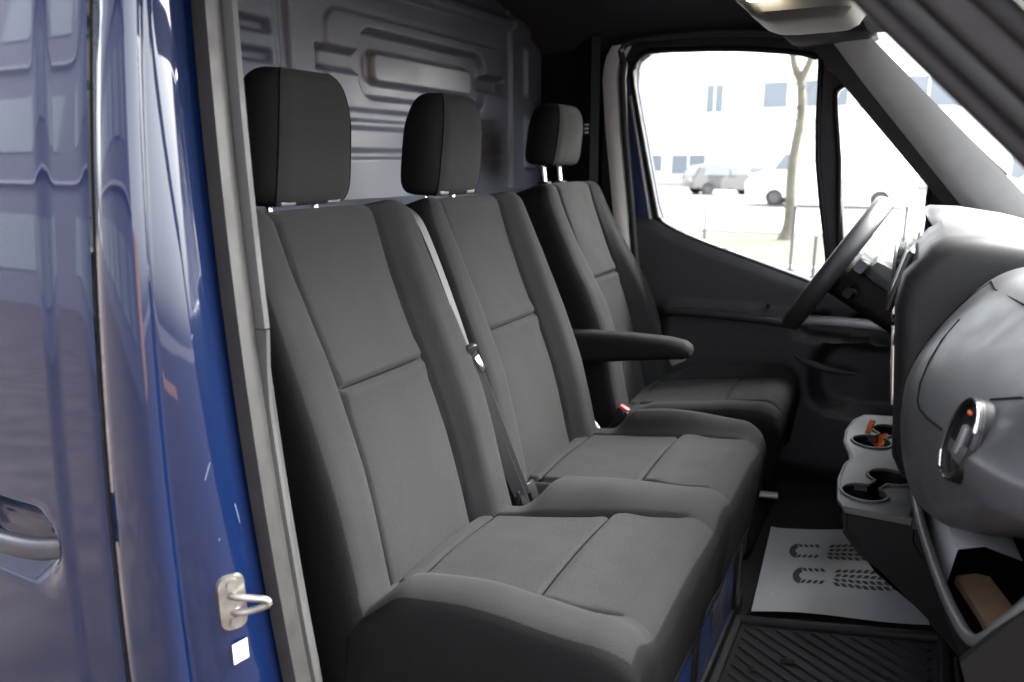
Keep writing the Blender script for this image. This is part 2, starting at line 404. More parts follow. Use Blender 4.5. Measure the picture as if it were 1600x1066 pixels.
# striker on the jamb with its two bolts, and the little inspection sticker
def jamb_pt(t, z):
    P = pil(z); a, b = Vector((*P[13], z)), Vector((*P[15], z)); return a.lerp(b, t)
st = jamb_pt(.30, 1.178); nrm = Vector((.86, -.5, .05)).normalized(); tan = Vector((.5, .86, 0)).normalized(); zz = nrm.cross(tan)
rot = Matrix((nrm, tan, zz)).transposed()
bmx = bmesh.new()
lo = [(rot @ Vector((.0, a, b))) + st for a, b in rr(.017, .036, .013, 4)]; hi = [(rot @ Vector((.007, a * .9, b * .95))) + st for a, b in rr(.017, .036, .013, 4)]
sp = loft('striker_plate', [lo, hi], 'steel', van)
tube('striker_loop', [st + rot @ Vector(p) for p in catmull([(.002, -.004, .010), (.014, .004, .010), (.024, .020, .008), (.029, .034, .004), (.029, .036, -.003), (.023, .022, -.008), (.014, .006, -.011), (.002, -.002, -.012)], 4)], .0045, 'steel', sp, up=(0, 0, 1))
for b in (-.024, .024):
    tube('bolt', [st + rot @ Vector((.005, .002, b)), st + rot @ Vector((.011, .002, b))], .0075, 'steel', sp)
q = jamb_pt(.30, 1.115); 
loft('sticker', [[q + rot @ Vector((dx, a, b + a * .25)) for a, b in ((-.009, -.013), (.009, -.013), (.009, .013), (-.009, .013))] for dx in (.007, .0076)], 'white', van)

for t0, z0, t1, z1 in ((.05, 1.335, .42, 1.365), (.50, 1.372, .70, 1.385), (.25, 1.44, .28, 1.47), (.10, 1.50, .16, 1.503), (.72, 1.30, .80, 1.27), (.2, 1.255, .23, 1.258)):
    a, b = jamb_pt(t0, z0), jamb_pt(t1, z1); m_ = (a + b) / 2; m_.z += .004
    tube('paint_chip', catmull([a + nrm * .001, m_ + nrm * .002, b + nrm * .001], 4), .0008, 'paint_chip', van, n=5)
# ------------------------------------------------------------------ sliding door
sl = thing('sliding_door', 'blue sliding side door with recessed pull handle and pale reflections', 'door', (-1.3, .5, .3))
hx, hz = -1.02, 1.218
def yslide(x, z):
    return YS(z) - .003 - .0045 * sst(-.868, -.886, x) - .004 * sst(-1.3, -2.0, x)
xs = sorted({round(-.803 - .004 * i, 4) for i in range(6)} | {round(-.83 - .006 * i, 4) for i in range(72)} | {round(-1.28 - .08 * i, 4) for i in range(12)}); zs = [round(.35 + .02 * i, 4) for i in range(100)]
hole = lambda x, z: (abs((x - hx) / .125) ** 2.6 + abs((z - hz - .02 * (x - hx)) / .046) ** 2.6) ** (1 / 2.6)
V = []; F = []
for z in zs:
    for x in xs:
        y = yslide(x, z); e = -.8 - x
        y += .006 * math.exp(-e / .004)
        h = hole(x, z); y += .035 * (1 - sst(.72, 1.04, h)) if h < 1.2 else 0
        V.append((x, y, z))
nx = len(xs)
for j in range(len(zs) - 1):
    for i in range(nx - 1): F.append([j * nx + i, j * nx + i + 1, (j + 1) * nx + i + 1, (j + 1) * nx + i])
pn = obj('door_panel', V, F, 'paint', sl, True, None, 80)
strip('door_edge', lambda z: [(-.803, YS(z) + .003), (-.804, YS(z) + .04)], ZS, 'gap', sl)
sweep('pull_handle', catmull([(-1.20, .492, 1.205), (-1.10, .478, 1.214), (-.98, .477, 1.222), (-.93, .483, 1.224), (-.905, .50, 1.224)], 6), rr(.011, .0135, .008, 3), 'handle_dark', sl)
strip('rubber_gap', lambda z: [(-.804, YS(z) + .026), (-.788, YS(z) + .026)], ZS, 'gap', van)

# ------------------------------------------------------------------ PARTITION
pt = thing('partition_wall', 'grey pressed steel partition with embossed ribs behind the seats', 'partition', (-1.2, 1.5, .68))
def emb(y, z):
    h = 0
    E_ = .0042
    s1 = rr_sdf(y, z, 1.785, 1.925, .405, .108, .045)       # big outer field
    h += .010 * (1 - sst(-.004, .004, s1))
    if s1 < .03:
        s2 = min(rr_sdf(y, z, 1.785, 1.925, .295, .078, .045), rr_sdf(y, z, 1.785, 1.925, .46, .024, .010))
        h -= .030 * (1 - sst(-.010, .006, s2))
        s3 = rr_sdf(y, z, 1.785, 1.922, .235, .037, .022)
        h += .022 * (1 - sst(-.007, .006, s3))
    h -= .018 * math.exp(-((y - 1.262) / .014) ** 4)
    s1 = rr_sdf(y, z, .86, 1.925, .36, .108, .045); h += .016 * (1 - sst(-E_, E_, s1))
    if s1 < .02:
        for zz2 in (1.962, 1.905): h -= .022 * (1 - sst(-.007, .004, rr_sdf(y, z, .9, zz2, .305, .012, .010)))
    h += .012 * sst(2.25, 2.26, y)
    h += .014 * (1 - sst(-E_, E_, rr_sdf(y, z, 2.39, 1.985, .05, .085, .02))) + .014 * (1 - sst(-E_, E_, rr_sdf(y, z, 2.39, 1.76, .05, .09, .02)))
    for zc, a in ((1.785, .006), (1.715, -.007)): h += a * math.exp(-((z - zc) / .010) ** 4) * sst(1.2, 1.3, y) * sst(2.25, 2.2, y)
    h += .020 * sst(2.10, 2.09, z) * 0 + .02 * math.exp(-((z - 2.12) / .02) ** 4)
    h += .05 * sst(1.335, 1.325, z)
    return h
ys = [.58 + .02 * i for i in range(28)] + [1.14 + 1.38 * i / 340 for i in range(341)]; zs = [1.0 + .03 * i for i in range(18)] + [1.54 + .61 * i / 160 for i in range(161)] + [2.17, 2.2, 2.23, 2.26]
V = [(-1.2 + emb(y, z) - .10 * max(0, z - 2.05), y, z) for z in zs for y in ys]; n = len(ys)
F = [[j * n + i, j * n + i + 1, (j + 1) * n + i + 1, (j + 1) * n + i] for j in range(len(zs) - 1) for i in range(n - 1)]
obj('pressed_panel', V, F, 'partition', pt, True, None, 80)
box('lower_panel', (-1.17, 1.55, .84), (.03, 1.94, .36), 'partition', pt, .004)
# pale cross flange behind the seat backs
sweep('cross_flange', [(-1.10, .62, 1.60), (-1.10, 2.40, 1.60)], [(-.05, -.02), (.05, -.03), (.05, -.022), (-.0, .004), (-.05, .012)], 'partition', pt)
for y in (1.64, 2.14): tube('bolt', [(-1.052, y, 1.586), (-1.045, y, 1.586)], .008, 'seam', pt)

# ------------------------------------------------------------------ PASSENGER BENCH
bench = thing('passenger_bench', 'dark grey fabric double passenger bench with two headrests, nearest the open doorway', 'bench seat', (-.5, 1.22, .68))
def backrest(parent, yc, hw, top, o_z=.92, o_x=-.641, ins=.122, bol=.036, topw=.90, seam=.44, sk=.10, lum=.022, ztop=1.629, tpow=2.0, fade=.25, f0=.75):
    v = Vector((-.18, 0, .55)).normalized(); nn = Vector((v.z, 0, -v.x)); L = (ztop - o_z) / v.z
    def half(s):
        t = s / L; b = hw * (1 - (1 - topw) * t ** tpow)
        e = L - s; b -= rnd(e, .05) * .9
        return b
    def iw(s): return ins * (1 + .05 * math.cos(s / L * 5))
    sm = L * .60
    def feat(u, s):
        h = lum * math.exp(-((s / L - .45) / .28) ** 2)
        a = abs(u); k = iw(s)
        h += bol * sst(k - .004, k + .045, a) * (1 - fade * sst(f0, 1, s / L))
        h += groove(a - k) * sst(.02, .05, L - s + .03)
        if a < k: h += groove(s - sm, .005, .015) * sst(0, .02, k - a + .004) + .006 * (1 - (a / k) ** 4) + .004 * sst(.03, 0, abs(s - sm) - .012)
        return h
    us = dense(44, [ins / hw, -ins / hw], .14); us = sorted(set(us) | {-.99, -.97, .97, .99, .945, -.945})
    ss = sorted(set(dense(60, [sm / L], .03, 0, 1)) | {.985, .993, .998, .96, .97})
    reg = lambda u, s: ('insert_panel/a' if s > sm else 'insert_panel/b') if abs(u) < iw(s) else None
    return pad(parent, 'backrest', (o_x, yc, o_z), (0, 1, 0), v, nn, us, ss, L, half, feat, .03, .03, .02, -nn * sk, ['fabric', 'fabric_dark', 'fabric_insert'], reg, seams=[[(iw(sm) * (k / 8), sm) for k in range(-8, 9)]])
backrest(bench, .985, .240, 1)
backrest(bench, 1.452, .232, 1)
# cushion: one piece with two seats
t_ = math.atan2(.07, .42); Vc = Vector((math.cos(t_), 0, math.sin(t_))); Nc = Vector((-math.sin(t_), 0, math.cos(t_)))
def bumps(y, s, table):
    return interp(y, table[0], table[1])
def smooth_tab(y, xs_, ys_):
    for i in range(len(xs_) - 1):
        if y <= xs_[i + 1]:
            return ys_[i] + (ys_[i + 1] - ys_[i]) * sst(xs_[i], xs_[i + 1], y)
    return ys_[-1]
ins1 = lambda s: (.872 - .02 * s / .47, 1.140 + .055 * s / .47); ins2 = lambda s: (1.335 - .02 * s / .47, 1.632 - .03 * s / .47)
CY = 1.222
def cfeat(u, s):
    y = CY + u; a1, b1 = ins1(s); a2, b2 = ins2(s)
    rear = sst(.0, .12, s); fr = 1 - .65 * sst(.20, .437, s)
    h = 0
    if y < a1: h += smooth_tab(y, [.75, .80, a1], [.050, .058, .0]) * rear * fr + .004
    elif y < b1: h += 0
    elif y < a2:
        m = (b1 + a2) / 2; h += .034 * math.sin(math.pi * (y - b1) / (a2 - b1)) ** .8 * sst(.06, .13, s) * fr
        h -= .045 * math.exp(-((s - .045) / .04) ** 4) * math.exp(-((y - 1.262) / .055) ** 4)
    elif y < b2: h += 0
    else: h += smooth_tab(y, [b2, 1.665, 1.70], [0, .050, .046]) * sst(.07, .15, s) * fr
    for e in (a1, b1, a2, b2): h += groove(y - e, .005, .007) * sst(.41, .37, s)
    for a, b in ((a1, b1), (a2, b2)):
        if a < y < b:
            h += groove(s - .258, .006, .008) + groove(s - .035, .005, .008) + .008 * math.exp(-((s - .286) / .03) ** 2)
            h += .006 * math.sin(math.pi * (y - a) / (b - a))
    return h
def creg(u, s):
    y = CY + u; a1, b1 = ins1(s); a2, b2 = ins2(s); k = None
    if s < .395:
        if a1 < y < b1: k = 'a'
        elif a2 < y < b2: k = 'b'
    if k: return f'insert_panel/{k}{0 if s < .035 else 1 if s < .258 else 2}'
us = sorted(set(dense(90, [(v - CY) / .478 for v in (.86, 1.15, 1.17, 1.33, 1.62)], .05)) | {-.99, -.98, -.995, .99, .98, .995})
ss = sorted(set(dense(50, [.035 / .437, .258 / .437], .05, 0, 1)) | {.97, .98, .99, .995})
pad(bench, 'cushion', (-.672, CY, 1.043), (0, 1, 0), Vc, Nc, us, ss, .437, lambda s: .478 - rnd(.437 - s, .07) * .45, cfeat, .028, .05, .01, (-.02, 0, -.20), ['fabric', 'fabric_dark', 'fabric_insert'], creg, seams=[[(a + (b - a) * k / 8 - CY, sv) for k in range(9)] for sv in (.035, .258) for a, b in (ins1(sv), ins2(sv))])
# seat frame below
box('seat_box', (-.50, 1.22, .80), (.476, .84, .24), 'paint_dull', bench, .015)
box('frame_rail', (-.262, 1.22, .705), (.016, .84, .05), 'plastic', bench, .008)
for y in (.86, 1.2, 1.56): box('frame_bracket', (-.261, y, .80), (.012, .03, .18), 'plastic', bench, .004)
for y in (1.05, 1.38): box('box_slot', (-.2615, y, .82), (.004, .10, .05), 'gap', bench, .0015)
tube('frame_tube', [(-.256, .84, .905), (-.256, 1.60, .905)], .009, 'plastic', bench)

def headrest(parent, c, hw, hh, hd, mats, posts, tilt=-3):
    """lofted rounded block with a front panel, on two posts"""
    c = Vector(c); rot = Matrix.Rotation(R(-tilt), 3, 'Y'); loops = []
    K = 22
    for i in range(K + 1):
        zz = -math.cos(math.pi * i / K)
        if zz > 0: f = max(1 - zz ** 3.0, 0) ** (1 / 2.6); fd = max(1 - zz ** 2.4, 0) ** (1 / 2.4)
        else: f = max(1 - abs(zz) ** 9, 0) ** (1 / 5); fd = max(1 - abs(zz) ** 6, 0) ** (1 / 4)
        sway = -.010 * (1 - zz * zz) * 0 + .006 * zz
        loops.append([c + rot @ Vector((a + sway, b, zz * hh)) for a, b in rr(hd * (.25 + .75 * fd), hw * (.45 + .55 * f) * (1 - .03 * zz), .052 * min(1, .35 + fd), 6)])
    k = len(loops[0]); V = [p for l in loops for p in l]; F = []; G = []
    front = lambda j: (j <= 4 or j >= k - 5)
    for i in range(K):
        for j in range(k):
            q = [i * k + j, i * k + (j + 1) % k, (i + 1) * k + (j + 1) % k, (i + 1) * k + j]
            (G if (j < 2 or j >= k - 3) else F).append(q)
    F.append(list(range(k))); F.append([K * k + j for j in range(k)])
    ho = obj('headrest', V, F, mats[1], parent, True, None, 60)
    obj('front_panel', V, G, mats[0], ho, True, None, 60)
    for jj in (2, k - 3):
        tube('seam', [loops[i][jj] for i in range(1, K)], .0014, 'seam', ho, n=6)
    for s in (-1, 1):
        b = c + rot @ Vector((-.01, s * .055, -hh + .01)); tube('post', [b, b + Vector((.02, 0, -.16))], .0065, 'chrome', ho)
        if posts: 
            p = b + Vector((.008, 0, -.062)); box('post_collar', p, (.03, .034, .012), 'plastic', ho, .004)
    return ho
headrest(bench, (-.936, .988, 1.736), .112, .109, .057, ['fabric_head', 'fabric_dark'], False)
headrest(bench, (-.940, 1.455, 1.733), .108, .107, .058, ['fabric_head', 'fabric_dark'], False)
for y in (.93, 1.04, 1.397, 1.507):
    box('post_guide', (-.912, y, 1.632), (.024, .034, .009), 'lip_grey', bench, .003)
# buckles in the well
for dx, dy in ((0, 0), (.0, .04)):
    box('buckle', (-.628 + dx, 1.236 + dy, 1.035), (.02, .03, .06), 'plastic_gloss', bench, .004, Matrix.Rotation(R(-20), 3, 'Y'))

# ------------------------------------------------------------------ DRIVER SEAT
ds = thing('driver_seat', 'dark grey fabric driver seat with fold-down armrest, beside the far door', 'driver seat', (-.5, 2.07, .68))
backrest(ds, 2.075, .252, 1, o_z=.95, o_x=-.668, ins=.115, bol=.050, topw=.80, ztop=1.645, tpow=2.2, sk=.11, fade=.85, f0=.35)
def dfeat(u, s):
    a = abs(u); k = .135 - .02 * s
    h = .022 * sst(k, k + .07, a) * sst(.03, .12, s) * (1 - .6 * sst(.3, .44, s)) + groove(a - k, .005, .007)
    if a < k: h += groove(s - .27, .006, .008) + groove(s - .035, .005, .007) + .006 * (1 - (a / k) ** 2)
    return h
us = sorted(set(dense(44, [.5, -.5], .12)) | {-.99, -.97, .97, .99}); ss = sorted(set(dense(40, [.035 / .44, .27 / .44], .05, 0, 1)) | {.97, .98, .99})
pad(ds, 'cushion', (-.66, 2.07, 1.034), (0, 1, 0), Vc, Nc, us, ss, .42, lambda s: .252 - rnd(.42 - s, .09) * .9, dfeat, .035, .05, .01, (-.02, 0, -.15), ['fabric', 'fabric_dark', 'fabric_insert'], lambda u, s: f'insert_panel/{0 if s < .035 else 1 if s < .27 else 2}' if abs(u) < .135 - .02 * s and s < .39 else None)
headrest(ds, (-.955, 2.085, 1.772), .114, .086, .055, ['fabric_head', 'fabric_dark'], True)
box('seat_pedestal', (-.48, 2.07, .79), (.40, .42, .24), 'plastic', ds, .02)
loops = []
for t, zc, hh, hw in ((0, 1.208, .048, .028), (.06, 1.211, .048, .032), (.3, 1.224, .042, .034), (.6, 1.236, .034, .034), (.85, 1.243, .027, .033), (.95, 1.243, .022, .03), (.99, 1.242, .014, .022), (1.0, 1.242, .006, .012)):
    x = -.83 + .385 * t
    loops.append([(x, 1.80 + a, zc + b) for a, b in rr(hw, hh, .02, 5)])
loft('armrest', loops, 'fabric_dark', ds)
box('armrest_pivot', (-.80, 1.845, 1.19), (.07, .05, .08), 'plastic', ds, .02)
bk = box('buckle', (-.628, 1.79, 1.035), (.030, .022, .075), 'plastic_gloss', ds, .005, Matrix.Rotation(R(25), 3, 'Y'))
box('release_button', (-.611, 1.789, 1.071), (.026, .017, .010), 'red', bk, .003, Matrix.Rotation(R(25), 3, 'Y'))
tube('buckle_stalk', [(-.70, 1.78, 1.03), (-.668, 1.765, 1.005)], .006, 'silver', ds)
box('belt_anchor', (-.60, 2.24, 1.10), (.05, .012, .028), 'satin', ds, .004, Matrix.Rotation(R(-30), 3, 'Y'))

# ------------------------------------------------------------------ CENTRE SEAT BELT
sb = thing('seat_belt', 'grey seat belt hanging loose between the two bench backrests', 'seat belt', (-.85, 1.22, 1.6))
def ribbon(name, pts, wv, mats, parent, width=.023, th=.0012):
    pts = catmull(pts, 8); n = len(pts); V = []; F = []
    for i, p in enumerate(pts):
        t = i / (n - 1); wd = Vector(wv[0]).lerp(Vector(wv[1]), t).normalized() * width
        tn = (pts[min(i + 1, n - 1)] - pts[max(i - 1, 0)]).normalized(); nn = tn.cross(wd).normalized() * th
        V += [p + wd + nn, p - wd + nn, p - wd - nn, p + wd - nn]
    for i in range(n - 1):
        for j in range(4): F.append([i * 4 + j, i * 4 + (j + 1) % 4, i * 4 + 4 + (j + 1) % 4, i * 4 + 4 + j])
    return obj(name, V, F, mats, parent, True, None, 40)
wb = ribbon('webbing', [(-.95, 1.205, 1.58), (-.895, 1.205, 1.612), (-.848, 1.205, 1.598), (-.815, 1.205, 1.545), (-.765, 1.205, 1.43), (-.728, 1.205, 1.335)], [(-.1, .95, .0), (-.22, .88, -.1)], 'belt', sb, .015)
ribbon('webbing', [(-.735, 1.205, 1.345), (-.70, 1.21, 1.25), (-.66, 1.215, 1.14), (-.628, 1.225, 1.055)], [(.5, .40, .2), (.5, .25, .2)], 'seal_dark', sb, .012)
ribbon('webbing', [(-.725, 1.212, 1.34), (-.692, 1.222, 1.25), (-.652, 1.232, 1.14), (-.62, 1.24, 1.055)], [(.5, .30, .2), (.5, .25, .2)], 'belt', sb, .007)
tg = box('tongue', (-.728, 1.205, 1.342), (.014, .034, .030), 'plastic_gloss', sb, .005, Matrix.Rotation(R(20), 3, 'Y'))
box('tongue_plate', (-.709, 1.213, 1.318), (.004, .016, .034), 'chrome', tg, .0015, Matrix.Rotation(R(-22), 3, 'Y') @ Matrix.Rotation(R(18), 3, 'X'))
box('belt_outlet', (-.93, 1.20, 1.600), (.05, .05, .02), 'plastic', sb, .008)

# ------------------------------------------------------------------ DRIVER DOOR
dd = thing('driver_door', 'black-lined driver door with window and quarter light, across the cab', 'door', (-.35, 2.42, .7))
win = [(-.832, 1.93), (-.832, 1.985), (-.822, 2.01), (-.795, 2.028), (-.74, 2.032), (-.52, 2.022), (-.36, 2.003), (-.292, 1.985), (-.278, 1.965), (-.262, 1.70), (-.198, 1.33), (-.262, 1.345), (-.44, 1.40), (-.60, 1.45), (-.69, 1.487), (-.728, 1.515), (-.745, 1.56)]
qw = [(-.232, 1.875), (-.226, 1.895), (-.212, 1.905), (-.19, 1.902), (-.15, 1.868), (-.07, 1.775), (.02, 1.685), (.035, 1.655), (.032, 1.60), (.03, 1.40), (-.155, 1.36), (-.205, 1.70)]
outer = [(-.93, .75), (-.93, 1.95), (-.925, 2.03), (-.87, 2.075), (-.74, 2.072), (-.5, 2.066), (-.33, 2.045), (-.22, 2.0), (.0, 1.80), (.16, 1.64), (.4, 1.45), (.45, 1.3), (.45, .75)]
plate('door_frame', outer, [win, qw], 'y', 2.405, 2.445, 'seal_dark', dd)
plate('door_skin', [(p[0] * 1.0, p[1]) for p in outer], [win, qw], 'y', 2.455, 2.475, 'paint', dd)
plate('window_glass', [(p[0], p[1]) for p in [(-.86, 2.045), (-.3, 2.02), (-.24, 1.9), (-.16, 1.3), (-.86, 1.3)]], [], 'y', 2.448, 2.452, 'glass', dd)
plate('quarter_glass', [(-.24, 1.92), (-.19, 1.915), (.06, 1.68), (.06, 1.34), (-.15, 1.34)], [], 'y', 2.4475, 2.4515, 'glass', dd)
tube('window_gasket', catmull([(x, 2.403, z) for x, z in win], 3, True), .008, 'plastic', dd, True, up=(0, 1, 0))
tube('window_gasket', catmull([(x, 2.403, z) for x, z in qw], 3, True), .007, 'plastic', dd, True, up=(0, 1, 0))
# blue painted strip of the door frame beside the window
strip('frame_strip', lambda z: [(interp(z, [1.5, 1.95], [-.810, -.880]), 2.404), (interp(z, [1.5, 1.95], [-.755, -.850]), 2.399), (interp(z, [1.5, 1.95], [-.745, -.842]), 2.402)], [1.50 + .05 * i for i in range(10)], 'paint_dull', dd)
sweep('frame_bead', [(interp(z, [1.5, 1.95], [-.752, -.848]), 2.396, z) for z in (1.51, 1.6, 1.7, 1.8, 1.9)], circ(.005, 8), 'satin', dd, up=(0, 1, 0))
box('warning_label', (-.235, 2.402, 1.945), (.05, .003, .018), 'dark_red', dd, .001, Matrix.Rotation(R(32), 3, 'Y'))
# inner panel (heightfield, bulging arm-rest band and map pocket)
sill = lambda x: interp(x, [-.885, -.76, -.728, -.69, -.60, -.44, -.262, -.15, .03, .45], [1.52, 1.515, 1.505, 1.482, 1.446, 1.396, 1.34, 1.33, 1.37, 1.37])
xs = [-.88 + .0166 * i for i in range(80)]; V = []; F = []; nz = 48
for x in xs:
    for k in range(nz + 1):
        t = k / nz; z = .60 + (sill(x) + .004 - .60) * t
        d = .03
        band = 1 - sst(1.238, 1.256, z); fade = sst(-.72, -.66, x)
        d += .062 * band * fade * sst(.70, .80, z)
        pk = rr_sdf(x, z, -.03, 1.08, .18, .10, .08); d -= .06 * (1 - sst(-.012, .012, pk))
        gr = rr_sdf(x, z, -.05, 1.225, .21, .028, .02); d -= .05 * (1 - sst(-.01, .01, gr))
        d -= rnd((1 - t) * (sill(x) - .60), .03) * .6
        V.append((x, 2.405 - d, z))
for i in range(len(xs) - 1):
    for k in range(nz): F.append([i * (nz + 1) + k, (i + 1) * (nz + 1) + k, (i + 1) * (nz + 1) + k + 1, i * (nz + 1) + k + 1])
obj('inner_panel', V, F, 'plastic_door', dd, True, None, 70)
sweep('grab_handle', catmull([(-.27, 2.345, 1.235), (-.18, 2.335, 1.243), (-.05, 2.33, 1.243), (.10, 2.335, 1.238)], 5), rr(.012, .014, .006, 3), 'silver', dd)
sweep('handle_trim', catmull([(-.30, 2.325, 1.165), (-.25, 2.32, 1.125), (-.18, 2.318, 1.103), (-.09, 2.318, 1.098)], 6), circ(.012, 8), 'trim_grey', dd, scale=[.25 + .75 * math.sin(math.pi * min(1, max(.05, i / 18))) for i in range(19)])
sweep('armrest_pad', catmull([(-.66, 2.318, 1.225), (-.64, 2.306, 1.238), (-.5, 2.302, 1.240), (-.36, 2.302, 1.236), (-.27, 2.308, 1.230)], 6), rr(.022, .012, .010, 4), 'trim_dark', dd)
tube('lock_pin', [(-.36, 2.352, 1.262), (-.36, 2.352, 1.276)], .006, 'plastic', dd)

# ------------------------------------------------------------------ DASHBOARD
da = thing('dashboard', 'dark grey dashboard with glovebox lid, round air vent and open storage tray', 'dashboard', (.2, 1.4, 1.1))
def prof(y):
    """passenger-side body profile (x, z), top front -> rear -> bottom, at station y"""
    dx = interp(y, [.60, .70, .80, .86, .90, .96, 1.0, 1.10, 1.2, 1.36], [.36, .245, .140, .092, .074, .063, .054, .030, .008, .010])
    up = interp(y, [.60, .75, .90, .95, 1.0, 1.05, 1.12, 1.20, 1.30, 1.36], [.25, .22, .165, .125, .092, .066, .036, .015, 0, 0])
    P = [(.70, 1.50), (.45, 1.535), (.28, 1.555), (.17, 1.553), (.112, 1.533), (.062, 1.475), (.022, 1.402), (.008, 1.33 + up * .30), (.024, 1.235 + up * .62), (.050, 1.182 + up * .96), (.085, 1.172 + up), (.14, 1.178 + up), (.40, 1.20 + up * .8)]
    return [Vector((x + dx, y, z)) for x, z in P]
ysd = [.60, .63, .68, .72, .76, .80, .83, .86, .88, .90, .93, .97, 1.05, 1.12, 1.20, 1.27, 1.32, 1.345, 1.352]
loops = []
for y in ysd:
    l = catmull(prof(y), 5)
    e = rnd(y - .60, .06) * .6 + rnd(1.352 - y, .03) * .7
    c = Vector((.35, y, 1.4))
    l = [p + (c - p).normalized() * e for p in l]
    loops.append(l + [Vector((.70, y, 1.25))])
loft('passenger_dash', loops, 'plastic_dash', da, sharp=50)
# surface helper: point on passenger body at station y, parameter along the profile, lifted a little
def dash_pt(y, k, lift=.0):
    l = catmull(prof(y), 10); i = int(k * 10); i = max(1, min(len(l) - 2, i)); p = l[i].lerp(l[i + 1], k * 10 - i); t = (l[i + 1] - l[i - 1]).normalized()
    n = Vector((-t.z, 0, t.x)); 
    if n.x > 0: n = -n
    return p + n * lift
tube('lid_seam', [dash_pt(y, 4.15, .0003) for y in (.66, .8, .95, 1.1, 1.22, 1.30)] + [dash_pt(1.31, k, .0003) for k in (4.6, 5, 5.5, 6, 6.5)], .0014, 'seam', da, n=6)
tube('lid_seam', [dash_pt(y, k, .0003) for y, k in ((1.215, 4.9), (1.20, 5.3), (1.185, 5.7), (1.165, 6.1), (1.14, 6.42), (1.12, 6.52), (1.08, 6.55), (1.02, 6.5))], .0014, 'seam', da, n=6)
tube('lid_seam', [dash_pt(y, k, .0003) for y, k in ((.97, 5.5), (.92, 5.25), (.85, 5.1), (.75, 5.0), (.65, 4.98))], .0014, 'seam', da, n=6)
# round side vent
vc = dash_pt(.955, 6.25, -.004); vn = Vector((-.95, -.20, .22)).normalized(); vu = Vector((0, 0, 1)); vt = vu.cross(vn).normalized(); vu = vn.cross(vt)
def vp(a, r, d): return vc + vt * math.cos(a) * r + vu * math.sin(a) * r * 1.18 + vn * d
A = [2 * math.pi * i / 40 for i in range(40)]
vent = loft('air_vent', [[vp(a, r, d) for a in A] for r, d in ((.043, -.04), (.043, .006), (.040, .011), (.036, .010), (.034, -.004), (.029, -.016), (.004, -.016))], 'plastic', da)
loft('vent_ring', [[vp(a, r, d) for a in A] for r, d in ((.0432, .004), (.0418, .0115), (.0396, .0120), (.0382, .0095), (.040, .006))], 'plastic_gloss', vent)
for i in range(7):
    zz = -.030 + .010 * i; ww = math.sqrt(max(.0, .033 ** 2 - (zz / 1.18) ** 2))
    box('vent_slat', vc + vu * zz + vn * -.004, (.012, 2 * ww, .0025), 'plastic', vent, .0008, Matrix((vn, vt, vu)).transposed())
box('vent_tab', vc + vn * .004, (.014, .012, .036), 'silver', vent, .004, Matrix((vn, vt, vu)).transposed())
tube('vent_bezel', [vp(a, .041, .011) for a in [R(25 + 6 * i) for i in range(8)]], .0026, 'chrome', vent, n=8, up=vn)
tube('vent_bezel', [vp(a, .041, .011) for a in [R(215 + 6 * i) for i in range(6)]], .0024, 'chrome', vent, n=8, up=vn)
box('vent_mark', vc + vu * .034 + vn * .012 + vt * .006, (.003, .010, .004), 'orange', vent, .001, Matrix((vn, vt, vu)).transposed())
# lower dash with open tray
lip = catmull([(.050, 1.325, 1.176), (.060, 1.22, 1.168), (.078, 1.10, 1.158), (.098, .98, 1.158), (.115, .905, 1.172), (.140, .885, 1.22), (.170, .88, 1.275), (.21, .88, 1.33)], 6)
sweep('tray_lip', lip, rr(.006, .007, .004, 3), 'lip_grey', da)
wall = [[p, p + Vector((.012, .004, -.05)), p + Vector((.05, .012, -.13)), p + Vector((.12, .02, -.22)), p + Vector((.25, .03, -.36))] for p in lip]
loft('lower_dash', wall, 'plastic', da, False, False)
nl = [[p + Vector((.004, 0, -.002)), p + Vector((.016, .0, -.055)), p + Vector((.20, .0, -.06))] for p in lip[:30]]
loft('tray_floor', nl, 'plastic', da, False, False)
plate('end_panel', [(.10, 1.16), (.14, 1.225), (.21, 1.33), (.60, 1.40), (.60, .70), (.30, .70), (.17, .95)], [], 'y', .872, .884, 'plastic', da)
box('tray_back', (.26, 1.12, 1.22), (.02, .46, .22), 'seal', da, .004)
# centre pod
pod = [(.30, 1.57), (.12, 1.585), (.052, 1.583), (.030, 1.568), (-.004, 1.52), (-.012, 1.47), (-.004, 1.39), (.004, 1.30), (.012, 1.20), (.03, 1.165), (.12, 1.15), (.30, 1.15)]
loops = []
for y, s in ((1.353, .80), (1.356, .87), (1.363, .93), (1.376, .972), (1.395, .994), (1.415, 1.0), (1.55, 1.0), (1.74, 1.0), (1.752, .985), (1.756, .96)):
    loops.append([Vector((.15, y, 1.37)) + Vector((x - .15, 0, z - 1.37)) * s for x, z in pod])
loft('centre_console', loops, 'plastic_pod', da, sharp=60)
box('screen', (-.008, 1.55, 1.50), (.014, .26, .11), 'plastic_gloss', da, .006, Matrix.Rotation(R(14), 3, 'Y'))
sweep('console_trim', [(-.014, 1.745, 1.45), (-.010, 1.745, 1.38), (-.002, 1.745, 1.28), (.006, 1.745, 1.19)], rr(.006, .007, .003, 2), 'chrome', da)
for i in range(6):
    z = 1.43 - .04 * i; tube('switch', [(-.002 + .007 * i - .02, 1.66, z), (.004 + .007 * i, 1.66, z)], .012, 'plastic_gloss', da)
for y, z in ((1.80, 1.50), (1.69, 1.505)):
    tube('vent_ring', [Vector((-.022, y, z)) + Vector((0, .035 * math.cos(a), .035 * math.sin(a))) for a in A], .0035, 'satin', da, True, 6, up=(1, 0, 0))
    tube('vent_cup', [(-.020, y, z), (.03, y, z)], .033, 'plastic_gloss', da, n=24)
